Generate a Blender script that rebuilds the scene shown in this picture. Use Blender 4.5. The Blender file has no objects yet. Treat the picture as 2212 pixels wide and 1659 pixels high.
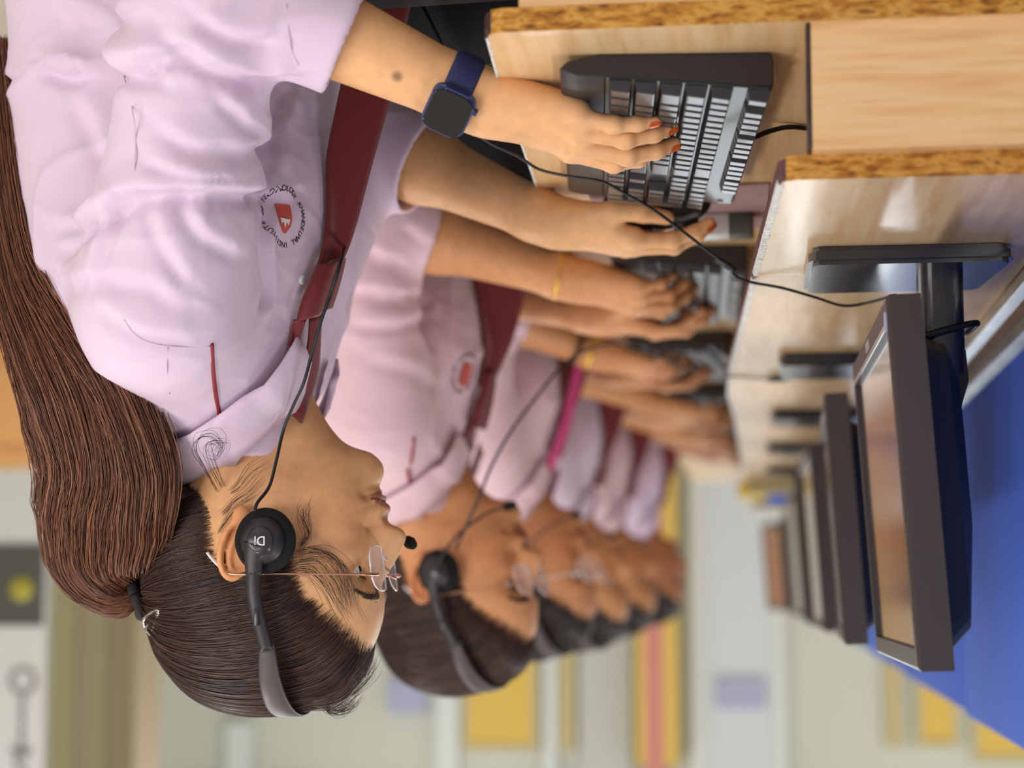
import bpy, bmesh, math, random
import numpy as np
from mathutils import Vector, Matrix, Quaternion
from mathutils.bvhtree import BVHTree

random.seed(7)
RNG = np.random.RandomState(11)
SC = bpy.context.scene
COL = SC.collection

# ------------------------------------------------------------------ camera
# The photograph was taken with the phone upside down, so the camera is rolled by half a turn.
FPX = 4200.0
YAW = math.atan(539 / FPX)
PITCH = math.atan(450 / FPX)
CAMZ = 1.103
c_right = Vector((math.cos(YAW), -math.sin(YAW), 0))
c_fwd = Vector((math.sin(YAW) * math.cos(PITCH), math.cos(YAW) * math.cos(PITCH), -math.sin(PITCH)))
c_up = c_right.cross(c_fwd)
cam_d = bpy.data.cameras.new('camera')
cam = bpy.data.objects.new('camera', cam_d)
COL.objects.link(cam)
cam_d.sensor_width = 36.0
cam_d.lens = FPX / 2212 * 36.0
cam_d.clip_start = 0.05
cam_d.clip_end = 60
R = Matrix((-c_right, -c_up, -c_fwd)).transposed()
cam.matrix_world = Matrix.Translation((0, 0, CAMZ)) @ R.to_4x4()
cam_d.dof.use_dof = True
cam_d.dof.focus_distance = 1.64
cam_d.dof.aperture_fstop = 3.7
SC.camera = cam
CAM = Vector((0, 0, CAMZ))


def ray(x, y):
    return c_right * ((1106 - x) / FPX) + c_up * ((y - 829.5) / FPX) + c_fwd


def at(x, y, Y):
    """point of the place at distance Y down the row that is seen at photo pixel (x, y)"""
    d = ray(x, y)
    return CAM + d * (Y / d.y)


def atz(x, y, Z):
    d = ray(x, y)
    return CAM + d * ((Z - CAMZ) / d.z)


# ------------------------------------------------------------------ light and exposure
SC.view_settings.view_transform = 'Standard'
SC.view_settings.look = 'None'
SC.view_settings.gamma = 1.0
SC.view_settings.use_curve_mapping = False
SC.view_settings.exposure = -0.08
SC.cycles.max_bounces = 5
SC.cycles.diffuse_bounces = 3
SC.cycles.glossy_bounces = 3
SC.cycles.transmission_bounces = 4
SC.cycles.transparent_max_bounces = 8
SC.cycles.caustics_reflective = False
SC.cycles.caustics_refractive = False

w = bpy.data.worlds.new('world')
SC.world = w
w.use_nodes = True
w.node_tree.nodes['Background'].inputs[0].default_value = (0.93, 0.95, 1.0, 1)
w.node_tree.nodes['Background'].inputs[1].default_value = 0.48


def area(name, loc, rot, sx, sy, power, col=(1, 1, 1)):
    l = bpy.data.lights.new(name, 'AREA')
    l.shape = 'RECTANGLE'
    l.size = sx
    l.size_y = sy
    l.energy = power
    l.color = col
    o = bpy.data.objects.new(name, l)
    o.location = loc
    o.rotation_euler = rot
    COL.objects.link(o)
    return o


# ceiling tube lights of the room
for ty in (0.4, 2.6, 4.8, 7.0):
    for tx in (-1.1, 1.5):
        area('ceiling_tube_light', (tx, ty, 2.9), (0, 0, 0), 0.25, 1.25, 22, (1.0, 0.97, 0.93))
# daylight from the window wall on the aisle side behind the photographer
area('window_daylight', (2.3, -1.6, 1.75), (math.radians(78), 0, math.radians(38)), 2.4, 1.6, 82, (1.0, 0.94, 0.93))


# ------------------------------------------------------------------ materials
def lin(v):
    v = v / 255.0
    return v / 12.92 if v <= 0.04045 else ((v + 0.055) / 1.055) ** 2.4


def rgb(r, g, b):
    return (lin(r), lin(g), lin(b), 1.0)


MATS = {}


def mat(name, col, rough=0.5, metal=0.0, spec=0.5, noise=None, bump=None, coat=0.0, sss=0.0, trans=0.0, sheen=0.0, attr=None, alpha=1.0):
    """noise=(scale, amount, stretch xyz); bump=(scale, strength, stretch)"""
    m = bpy.data.materials.new(name)
    m.use_nodes = True
    nt = m.node_tree
    b = nt.nodes['Principled BSDF']
    b.inputs['Base Color'].default_value = col
    b.inputs['Roughness'].default_value = rough
    b.inputs['Metallic'].default_value = metal
    b.inputs['Specular IOR Level'].default_value = spec
    b.inputs['Coat Weight'].default_value = coat
    b.inputs['Coat Roughness'].default_value = 0.08
    b.inputs['Transmission Weight'].default_value = trans
    b.inputs['Sheen Weight'].default_value = sheen
    b.inputs['Alpha'].default_value = alpha
    if sss:
        b.inputs['Subsurface Weight'].default_value = sss
        b.inputs['Subsurface Radius'].default_value = (0.012, 0.004, 0.002)
        b.inputs['Subsurface Scale'].default_value = 1.0
    tc = nt.nodes.new('ShaderNodeTexCoord')
    src = None
    if attr:
        a = nt.nodes.new('ShaderNodeAttribute')
        a.attribute_name = attr
        src = a.outputs['Color']
        nt.links.new(src, b.inputs['Base Color'])
    if noise:
        mp = nt.nodes.new('ShaderNodeMapping')
        mp.inputs['Scale'].default_value = noise[2] if len(noise) > 2 else (1, 1, 1)
        nt.links.new(tc.outputs['Object'], mp.inputs[0])
        n = nt.nodes.new('ShaderNodeTexNoise')
        n.inputs['Scale'].default_value = noise[0]
        n.inputs['Detail'].default_value = 5
        nt.links.new(mp.outputs[0], n.inputs['Vector'])
        mx = nt.nodes.new('ShaderNodeMix')
        mx.data_type = 'RGBA'
        mx.blend_type = 'MULTIPLY'
        mx.inputs[0].default_value = 1.0
        if src:
            nt.links.new(src, mx.inputs[6])
        else:
            mx.inputs[6].default_value = col
        rmp = nt.nodes.new('ShaderNodeMapRange')
        rmp.inputs[1].default_value = 0.3
        rmp.inputs[2].default_value = 0.7
        rmp.inputs[3].default_value = 1.0 - noise[1]
        rmp.inputs[4].default_value = 1.0 + noise[1] * 0.4
        nt.links.new(n.outputs[0], rmp.inputs[0])
        nt.links.new(rmp.outputs[0], mx.inputs[7])
        nt.links.new(mx.outputs[2], b.inputs['Base Color'])
    if bump:
        mp2 = nt.nodes.new('ShaderNodeMapping')
        mp2.inputs['Scale'].default_value = bump[2] if len(bump) > 2 else (1, 1, 1)
        nt.links.new(tc.outputs['Object'], mp2.inputs[0])
        n2 = nt.nodes.new('ShaderNodeTexNoise')
        n2.inputs['Scale'].default_value = bump[0]
        n2.inputs['Detail'].default_value = 3
        nt.links.new(mp2.outputs[0], n2.inputs['Vector'])
        bp = nt.nodes.new('ShaderNodeBump')
        bp.inputs['Strength'].default_value = bump[1]
        bp.inputs['Distance'].default_value = 0.001
        nt.links.new(n2.outputs[0], bp.inputs['Height'])
        nt.links.new(bp.outputs[0], b.inputs['Normal'])
    MATS[name] = m
    return m


def ramp_mat(name, stops, scale, stretch, rough, bumpk=0.0, coat=0.0, detail=6):
    m = mat(name, (0.5, 0.5, 0.5, 1), rough, coat=coat)
    nt = m.node_tree
    b = nt.nodes['Principled BSDF']
    tc = nt.nodes.new('ShaderNodeTexCoord')
    mp = nt.nodes.new('ShaderNodeMapping')
    mp.inputs['Scale'].default_value = stretch
    n = nt.nodes.new('ShaderNodeTexNoise')
    n.inputs['Scale'].default_value = scale
    n.inputs['Detail'].default_value = detail
    r = nt.nodes.new('ShaderNodeValToRGB')
    nt.links.new(tc.outputs['Object'], mp.inputs[0])
    nt.links.new(mp.outputs[0], n.inputs['Vector'])
    nt.links.new(n.outputs[0], r.inputs[0])
    el = r.color_ramp.elements
    while len(el) > 1:
        el.remove(el[-1])
    el[0].position, el[0].color = stops[0]
    for p, c in stops[1:]:
        e = el.new(p)
        e.color = c
    nt.links.new(r.outputs[0], b.inputs['Base Color'])
    if bumpk:
        bp = nt.nodes.new('ShaderNodeBump')
        bp.inputs['Strength'].default_value = bumpk
        bp.inputs['Distance'].default_value = 0.001
        nt.links.new(n.outputs[0], bp.inputs['Height'])
        nt.links.new(bp.outputs[0], b.inputs['Normal'])
    return m


ramp_mat('laminate', [(0.3, rgb(222, 172, 116)), (0.48, rgb(234, 188, 134)), (0.6, rgb(238, 196, 144)), (0.72, rgb(228, 180, 126))],
         9, (1.2, 14, 14), 0.30, 0.04, coat=0.15)
ramp_mat('laminate_top', [(0.3, rgb(214, 172, 120)), (0.5, rgb(226, 188, 140)), (0.7, rgb(232, 198, 152))],
         7, (14, 1.0, 14), 0.27, 0.02, coat=0.2)
ramp_mat('chipboard', [(0.26, rgb(92, 52, 14)), (0.38, rgb(156, 98, 26)), (0.5, rgb(186, 128, 42)), (0.6, rgb(208, 156, 74)), (0.72, rgb(140, 84, 22))],
         190, (0.45, 1, 1.3), 0.8, 0.8, detail=4)
mat('band_purple', rgb(92, 58, 62), 0.45, noise=(60, 0.35))
mat('band_dark', rgb(58, 34, 30), 0.45, noise=(90, 0.5))
mat('band_worn', rgb(232, 232, 228), 0.6, noise=(260, 0.45))
mat('black_plastic', rgb(26, 24, 25), 0.45)
mat('kb_body', rgb(38, 33, 34), 0.42, bump=(900, 0.15))
mat('kb_deck', rgb(56, 57, 60), 0.34, bump=(1400, 0.10), coat=0.15)
mat('key_plastic', rgb(44, 40, 44), 0.28, bump=(1500, 0.08), coat=0.2)
mat('key_legend', rgb(225, 215, 215), 0.6)
mat('monitor_bezel', rgb(58, 48, 46), 0.42, bump=(1200, 0.2))
mat('monitor_back', rgb(18, 18, 26), 0.45)
mat('monitor_base', rgb(40, 40, 44), 0.26, coat=0.6)
mat('screen_glass', rgb(34, 32, 30), 0.13, spec=1.0, coat=0.6)
mat('silver', rgb(190, 192, 194), 0.28, metal=0.9)
mat('rail_metal', rgb(205, 205, 203), 0.25, metal=0.85, noise=(12, 0.3, (1, 1, 6)))
mat('rail_inner', rgb(134, 92, 52), 0.6, noise=(20, 0.4))
mat('blue_fabric', rgb(54, 96, 206), 0.75, bump=(1800, 0.25), noise=(3, 0.12))
mat('blue_edge', rgb(24, 44, 110), 0.7)
mat('cable_black', rgb(22, 20, 22), 0.45)
mat('white_plastic', rgb(228, 232, 232), 0.35)
mat('pad_pink', rgb(186, 150, 152), 0.7, noise=(30, 0.1))
mat('wall_paint', rgb(210, 212, 200), 0.8, noise=(1.5, 0.04))
mat('wall_white', rgb(222, 226, 222), 0.7)
mat('ceiling_paint', rgb(228, 228, 224), 0.85)
ramp_mat('floor_tile', [(0.3, rgb(176, 170, 160)), (0.7, rgb(198, 194, 184))], 3, (1, 1, 1), 0.35)
mat('board_yellow', rgb(226, 190, 92), 0.7)
mat('strip_peach', rgb(238, 196, 140), 0.7)
mat('strip_pink', rgb(214, 138, 128), 0.7)
mat('panel_grey', rgb(196, 198, 192), 0.7)
mat('door_white', rgb(214, 218, 222), 0.55)
mat('sign_lilac', rgb(176, 178, 208), 0.7)
mat('frame_cream', rgb(200, 188, 150), 0.6)
mat('pillar_olive', rgb(176, 168, 128), 0.7)
mat('pillar_tan', rgb(196, 178, 150), 0.7)
mat('pillar_brown', rgb(166, 146, 116), 0.7)
mat('slate', rgb(84, 86, 80), 0.6)
mat('emblem_yellow', rgb(176, 168, 60), 0.6)
mat('letter_grey', rgb(120, 124, 124), 0.7)
ramp_mat('cupboard_wood', [(0.3, rgb(176, 112, 34)), (0.7, rgb(206, 146, 62))], 4, (1, 8, 1), 0.4)
mat('chair_metal', rgb(40, 40, 42), 0.4, metal=0.6)
mat('chair_seat', rgb(24, 24, 28), 0.7)


# ------------------------------------------------------------------ building helpers
def obj(name, verts, faces, m, parent=None, smooth=False, mats=None, idx=None):
    me = bpy.data.meshes.new(name)
    me.from_pydata([tuple(v) for v in verts], [], [tuple(f) for f in faces])
    me.update()
    for k in (mats or [m]):
        me.materials.append(MATS[k] if isinstance(k, str) else k)
    if idx is not None:
        me.polygons.foreach_set('material_index', idx)
    if smooth:
        me.polygons.foreach_set('use_smooth', [True] * len(me.polygons))
    o = bpy.data.objects.new(name, me)
    COL.objects.link(o)
    if parent is not None:
        o.parent = parent
    return o


def bobj(name, bm, m, parent=None, smooth=False, auto=None):
    me = bpy.data.meshes.new(name)
    bmesh.ops.recalc_face_normals(bm, faces=bm.faces)
    if smooth:
        for f in bm.faces:
            f.smooth = True
        if auto:
            for e in bm.edges:
                if len(e.link_faces) == 2 and e.calc_face_angle(0) > auto:
                    e.smooth = False
    bm.to_mesh(me)
    bm.free()
    me.materials.append(MATS[m] if isinstance(m, str) else m)
    o = bpy.data.objects.new(name, me)
    COL.objects.link(o)
    if parent is not None:
        o.parent = parent
    return o


def empty(name, loc=(0, 0, 0), rz=0.0):
    o = bpy.data.objects.new(name, None)
    COL.objects.link(o)
    o.location = loc
    o.rotation_euler = (0, 0, rz)
    o.empty_display_size = 0.05
    return o


def tag(o, label=None, cat=None, group=None, kind=None):
    if label:
        o['label'] = label
    if cat:
        o['category'] = cat
    if group:
        o['group'] = group
    if kind:
        o['kind'] = kind
    return o


def bm_box(bm, x0, x1, y0, y1, z0, z1, bev=0.0, seg=2):
    r = bmesh.ops.create_cube(bm, size=1.0)
    vs = r['verts']
    for v in vs:
        v.co = Vector(((x0 + x1) / 2 + v.co.x * (x1 - x0), (y0 + y1) / 2 + v.co.y * (y1 - y0), (z0 + z1) / 2 + v.co.z * (z1 - z0)))
    if bev > 0:
        es = set()
        for v in vs:
            es.update(v.link_edges)
        bmesh.ops.bevel(bm, geom=list(es), offset=bev, segments=seg, affect='EDGES', profile=0.5, clamp_overlap=True)


def box(name, x0, x1, y0, y1, z0, z1, m, parent=None, bev=0.0):
    bm = bmesh.new()
    bm_box(bm, x0, x1, y0, y1, z0, z1, bev)
    return bobj(name, bm, m, parent, smooth=bev > 0, auto=math.radians(50))


def prism(name, poly, axis, a0, a1, m, parent=None, bev=0.0, seg=2, smooth=True):
    """poly = 2D outline, extruded along axis ('x','y','z') from a0 to a1"""
    def P(p, a):
        return {'z': (p[0], p[1], a), 'y': (p[0], a, p[1]), 'x': (a, p[0], p[1])}[axis]
    bm = bmesh.new()
    lo = [bm.verts.new(P(p, a0)) for p in poly]
    hi = [bm.verts.new(P(p, a1)) for p in poly]
    n = len(poly)
    bm.faces.new(lo)
    bm.faces.new(hi)
    for i in range(n):
        bm.faces.new((lo[i], lo[(i + 1) % n], hi[(i + 1) % n], hi[i]))
    if bev:
        es = [e for e in bm.edges if (e.verts[0] in lo) == (e.verts[1] in lo)]
        bmesh.ops.bevel(bm, geom=es, offset=bev, segments=seg, affect='EDGES', clamp_overlap=True)
    return bobj(name, bm, m, parent, smooth=smooth, auto=math.radians(40))


def rrect(x0, x1, y0, y1, r, n=5):
    pts = []
    rs = r if isinstance(r, (list, tuple)) else [r] * 4
    for k, (cx, cy, a0) in enumerate(((x1 - rs[0], y1 - rs[0], 0), (x0 + rs[1], y1 - rs[1], 90), (x0 + rs[2], y0 + rs[2], 180), (x1 - rs[3], y0 + rs[3], 270))):
        for i in range(n + 1):
            a = math.radians(a0 + 90 * i / n)
            pts.append((cx + rs[k] * math.cos(a), cy + rs[k] * math.sin(a)))
    return pts


def smooth_path(pts, n=8):
    """Catmull-Rom through the points"""
    P = [Vector(p) for p in pts]
    P = [P[0] * 2 - P[1]] + P + [P[-1] * 2 - P[-2]]
    out = []
    for i in range(1, len(P) - 2):
        a, b, c, d = P[i - 1:i + 3]
        for k in range(n):
            t = k / n
            out.append(0.5 * ((2 * b) + (c - a) * t + (2 * a - 5 * b + 4 * c - d) * t * t + (3 * b - a - 3 * c + d) * t ** 3))
    out.append(P[-2])
    return out


def sweep(pts, radii, sides=8, flat=None, up=None):
    """tube (or flattened strip when flat=(a,b) multipliers) along a path; returns verts, faces"""
    n = len(pts)
    P = [Vector(p) for p in pts]
    if not hasattr(radii, '__len__'):
        radii = [radii] * n
    V, Fc = [], []
    prev = None
    for i in range(n):
        t = (P[min(i + 1, n - 1)] - P[max(i - 1, 0)]).normalized()
        if up is not None:
            u_ = Vector(up[i] if hasattr(up[0], '__len__') else up)
            s = t.cross(u_)
            if s.length < 1e-5:
                s = t.orthogonal()
            s.normalize()
        elif prev is None:
            s = t.orthogonal().normalized()
        else:
            s = (prev - t * prev.dot(t)).normalized()
        prev = s
        b = t.cross(s)
        fa, fb = flat if flat else (1, 1)
        for k in range(sides):
            a = 2 * math.pi * k / sides
            V.append(P[i] + s * (math.cos(a) * radii[i] * fa) + b * (math.sin(a) * radii[i] * fb))
    for i in range(n - 1):
        for k in range(sides):
            k2 = (k + 1) % sides
            Fc.append((i * sides + k, i * sides + k2, (i + 1) * sides + k2, (i + 1) * sides + k))
    Fc.append(tuple(reversed(range(sides))))
    Fc.append(tuple(range((n - 1) * sides, n * sides)))
    return V, Fc


def tube(name, pts, radii, m, parent=None, sides=8, n=8, flat=None, up=None):
    p = smooth_path(pts, n) if n > 1 else [Vector(q) for q in pts]
    if hasattr(radii, '__len__'):
        radii = list(np.interp(np.linspace(0, 1, len(p)), np.linspace(0, 1, len(radii)), radii))
    V, Fc = sweep(p, radii, sides, flat, up)
    return obj(name, V, Fc, m, parent, smooth=True)


def lathe(name, prof, m, parent=None, seg=32, axis='z', c=(0, 0, 0)):
    V, Fc = [], []
    n = len(prof)
    for k in range(seg):
        a = 2 * math.pi * k / seg
        for r, h in prof:
            x, y = r * math.cos(a), r * math.sin(a)
            p = {'z': (x, y, h), 'y': (x, h, y), 'x': (h, x, y)}[axis]
            V.append((p[0] + c[0], p[1] + c[1], p[2] + c[2]))
    for k in range(seg):
        k2 = (k + 1) % seg
        for i in range(n - 1):
            Fc.append((k * n + i, k2 * n + i, k2 * n + i + 1, k * n + i + 1))
    o = obj(name, V, Fc, m, parent, smooth=True)
    return o


def text_mesh(body, size, extrude=0.0003):
    """flat letters as mesh data, centred at the origin in the XY plane"""
    cu = bpy.data.curves.new('lettering', 'FONT')
    cu.body = body
    cu.size = size
    cu.align_x = 'CENTER'
    cu.align_y = 'CENTER'
    cu.extrude = extrude
    cu.resolution_u = 3
    o = bpy.data.objects.new('lettering', cu)
    COL.objects.link(o)
    bpy.context.view_layer.update()
    me = bpy.data.meshes.new_from_object(o.evaluated_get(bpy.context.evaluated_depsgraph_get()))
    bpy.data.objects.remove(o)
    bpy.data.curves.remove(cu)
    return me


def text_obj(name, body, size, m, parent, mw, extrude=0.0003):
    me = text_mesh(body, size, extrude)
    me.materials.clear()
    me.materials.append(MATS[m])
    o = bpy.data.objects.new(name, me)
    COL.objects.link(o)
    if parent is not None:
        o.parent = parent
    o.matrix_local = mw
    return o


def copy_tree(o, parent=None):
    c = o.copy()
    COL.objects.link(c)
    c.parent = parent
    for ch in list(o.children):
        copy_tree(ch, c)
    return c

# ================================================================== THE ROOM
XL, XR, YB, YF, ZC = -3.4, 3.6, -2.4, 8.6, 3.0
tag(box('floor', XL, XR, YB, YF, -0.05, 0, 'floor_tile'), 'pale grey tiled classroom floor', kind='structure')
tag(box('ceiling', XL, XR, YB, YF, ZC, ZC + 0.05, 'ceiling_paint'), 'plain white classroom ceiling', kind='structure')
tag(box('wall_back', XL, XR, YF, YF + 0.1, 0, ZC, 'wall_paint'), 'pale green grey wall at the far end of the room', kind='structure')
tag(box('wall_left', XL - 0.1, XL, YB, YF, 0, ZC, 'wall_paint'), 'pale side wall behind the blue partition', kind='structure')
tag(box('wall_right', XR, XR + 0.1, YB, YF, 0, ZC, 'wall_paint'), 'pale side wall behind the students', kind='structure')


# unseen glowing windows added high on the far wall, for gloss on keys
mw_ = mat('window_daylight_glass', rgb(235, 242, 250), 0.3)
mw_.node_tree.nodes['Principled BSDF'].inputs['Emission Color'].default_value = (0.86, 0.94, 1.0, 1)
mw_.node_tree.nodes['Principled BSDF'].inputs['Emission Strength'].default_value = 4.0
for k, wx in enumerate((-2.2, -0.75, 0.7, 2.15)):
    wn_ = empty('window_%d' % (k + 1), (wx, YF, 1.94))
    tag(wn_, 'high daylight window near the ceiling of the far wall', kind='structure')
    box('window_pane', -0.62, 0.62, -0.02, -0.005, 0.03, 0.97, mw_, wn_)
    for (p, q, r_, s_) in ((-0.68, -0.62, 0, 1.0), (0.62, 0.68, 0, 1.0), (-0.62, 0.62, 0, 0.03), (-0.62, 0.62, 0.97, 1.0), (-0.015, 0.015, 0.03, 0.97)):
        box('window_frame', p, q, -0.04, -0.004, r_, s_, 'wall_white', wn_)


def wall_panel(name, x0, x1, y0, y1, m, Y=8.6, th=0.03, parent=None):
    """upright panel on the far wall between photo columns x0..x1 and rows y0..y1"""
    a = at(x0, y0, Y - th)
    b = at(x1, y1, Y - th)
    return box(name, min(a.x, b.x), max(a.x, b.x), Y - th, Y - 0.002, min(a.z, b.z), max(a.z, b.z), m, parent)


def board(name, x0, x1, y0, y1, m, label, cat, Y=8.58, th=0.03, kind=None):
    o = wall_panel(name, x0, x1, y0, y1, m, Y, th)
    tag(o, label, cat, kind=kind)
    return o


# yellow notice boards with pale frames on the far wall
def framed(x0, x1, y0, y1, label, m='board_yellow'):
    a = at(x0, y0, 8.57)
    b = at(x1, y1, 8.57)
    xa, xb = min(a.x, b.x), max(a.x, b.x)
    za, zb = min(a.z, b.z), max(a.z, b.z)
    t = empty('notice_board', ((xa + xb) / 2, 8.6, za))
    tag(t, label, 'notice board')
    hw, hh = (xb - xa) / 2, zb - za
    box('board_face', -hw + 0.02, hw - 0.02, -0.03, -0.002, 0.02, hh - 0.02, m, t)
    for (p, q, r_, s) in ((-hw, -hw + 0.03, 0, hh), (hw - 0.03, hw, 0, hh), (-hw + 0.03, hw - 0.03, 0, 0.03), (-hw + 0.03, hw - 0.03, hh - 0.03, hh)):
        box('frame_strip', p, q, -0.04, -0.002, r_, s, 'frame_cream', t)
    return t


framed(998, 1166, 1020, 1625, 'wide yellow notice board behind the second student')
framed(1205, 1244, 1020, 1625, 'narrow yellow notice board strip beside the grey panel')
board('wall_panel', 1250, 1366, 900, 1690, 'panel_grey', 'tall grey panel between two yellow strips on the far wall', 'panel')
t = empty('striped_pillar', (at(1418, 1300, 8.45).x, 8.5, 0))
tag(t, 'narrow pillar striped yellow and pink on the far wall', 'pillar')
for (x0, x1, m) in ((1372, 1392, 'board_yellow'), (1392, 1432, 'strip_pink'), (1432, 1462, 'board_yellow')):
    a, b = at(x0, 1300, 8.45).x, at(x1, 1300, 8.45).x
    box('stripe', min(a, b) - t.location.x, max(a, b) - t.location.x, -0.06, 0.09, 0, 1.84 if m != 'strip_pink' else 1.9, m, t)
a, b = at(1694, 1300, 8.57).x, at(1492, 1300, 8.57).x
d1 = empty('door_1', ((a + b) / 2, 8.6, 0))
tag(d1, 'white door with a lilac sign at the far end', kind='structure')
hw = abs(b - a) / 2
box('door_leaf', -hw + 0.05, hw - 0.05, -0.035, -0.004, 0, 2.2, 'door_white', d1)
box('door_jamb', -hw, -hw + 0.05, -0.05, -0.004, 0, 2.25, 'wall_white', d1)
box('door_jamb', hw - 0.06, hw, -0.05, -0.004, 0, 2.25, 'wall_white', d1)
s0, s1 = at(1652, 1466, 8.56), at(1548, 1530, 8.56)
tag(box('door_sign', min(s0.x, s1.x), max(s0.x, s1.x), 8.545, 8.563, min(s0.z, s1.z), max(s0.z, s1.z), 'sign_lilac'),
    'small lilac sign fixed to the far white door', 'sign')
board('wall_sign', 838, 922, 1468, 1540, 'sign_lilac', 'small lilac sign on the pale wall behind the second head', 'sign')
board('wall_post', 945, 990, 800, 1700, 'wall_white', 'white upright post beside the wide yellow board', 'post')
board('wall_post', 1174, 1202, 800, 1700, 'wall_white', 'white upright post between the two yellow boards', 'post')
board('wall_poster', 488, 540, 1560, 1700, 'wall_white', 'pale poster high on the wall above the nearest student', 'poster')
# left wall boards, above the blue partition
framed(1908, 1952, 1380, 1618, 'small yellow board nearest the far door above the partition')
framed(1972, 2076, 1380, 1618, 'yellow board above the joint of the blue partition')
framed(2092, 2300, 1380, 1650, 'yellow board above the near end of the blue partition')

# tall standing banner, pillar strips and cupboard behind the nearest student
bt = empty('roll_up_banner', (at(40, 1300, 5.2).x, 5.2, 0))
tag(bt, 'white standing banner with grey lettering and a dark emblem square', 'banner')
bx = bt.location.x
w_ = at(-40, 1300, 5.2).x - bx
xr = at(98, 1300, 5.2).x - bx
box('banner_sheet', xr, w_ + 0.2, 0, 0.012, 0.05, 2.3, 'wall_white', bt)
z0, z1 = at(40, 1175, 5.19).z, at(40, 1352, 5.19).z
sq = box('emblem_square', xr + 0.004, w_ + 0.2, -0.006, 0, z0, z1, 'slate', bt)
e0 = at(42, 1272, 5.18)
lathe('emblem', [(0.0005, -0.012), (0.03, -0.012), (0.034, -0.006)], 'emblem_yellow', bt, 20, 'y', (e0.x - bx, 0, e0.z))
for k, ch in enumerate('KITS'):
    zz = at(45, 1468 + k * 62, 5.18).z
    text_obj('lettering', ch if k else 'O', 0.11, 'letter_grey', bt,
             Matrix.Translation((at(45, 1468, 5.18).x - bx, -0.004, zz)) @ Matrix.Rotation(math.radians(90), 4, 'X'), 0.001)
box('banner_foot', xr, w_ + 0.2, -0.1, 0.1, 0, 0.05, 'silver', bt)

pl = empty('wall_pillar', (at(200, 1300, 6.6).x, 6.6, 0))
tag(pl, 'olive and tan grooved pillar behind the ponytail', 'pillar')
px_ = pl.location.x
for (x0, x1, m, dy) in ((112, 166, 'pillar_olive', 0), (166, 200, 'pillar_tan', 0.03), (200, 232, 'pillar_olive', 0.0), (232, 256, 'pillar_tan', 0.03), (256, 296, 'pillar_brown', 0.0)):
    a, b = at(x0, 1300, 6.6).x - px_, at(x1, 1300, 6.6).x - px_
    box('pillar_face', min(a, b), max(a, b), dy, 0.3, 0, 3.0, m, pl)
cb = empty('wooden_cupboard', (at(20, 850, 3.9).x + 0.36, 4.0, 0))
tag(cb, 'orange brown wooden cupboard behind the nearest student', 'cupboard')
box('cupboard_body', -0.42, 0.4, 0, 0.45, 0, at(20, 985, 4.0).z, 'cupboard_wood', cb, 0.004)
for s in (-1, 1):
    dr = box('cupboard_door', -0.41 if s < 0 else 0.005, -0.005 if s < 0 else 0.39, -0.02, 0, 0.06, at(20, 985, 4.0).z - 0.03, 'cupboard_wood', cb, 0.003)
    box('handle', -0.05 * (-s) - 0.008, -0.05 * (-s) + 0.008, -0.045, -0.02, 0.4, 0.5, 'silver', dr, 0.003)

# ================================================================== DESKS
ZL, ZU, TH = 0.70, 0.81, 0.018
XBACK = -0.30
lower_front = [(1.36, 0.194), (1.5, 0.203), (1.83, 0.216), (2.17, 0.231), (2.60, 0.245), (2.95, 0.252), (4.4, 0.25), (7.1, 0.25)]
upper_front = [(1.38, -0.017), (1.81, 0.004), (2.58, 0.039), (2.92, 0.048), (3.4, 0.043), (7.1, 0.043)]


def fx(tab, y):
    return float(np.interp(y, [a for a, b in tab], [b for a, b in tab]))


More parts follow.
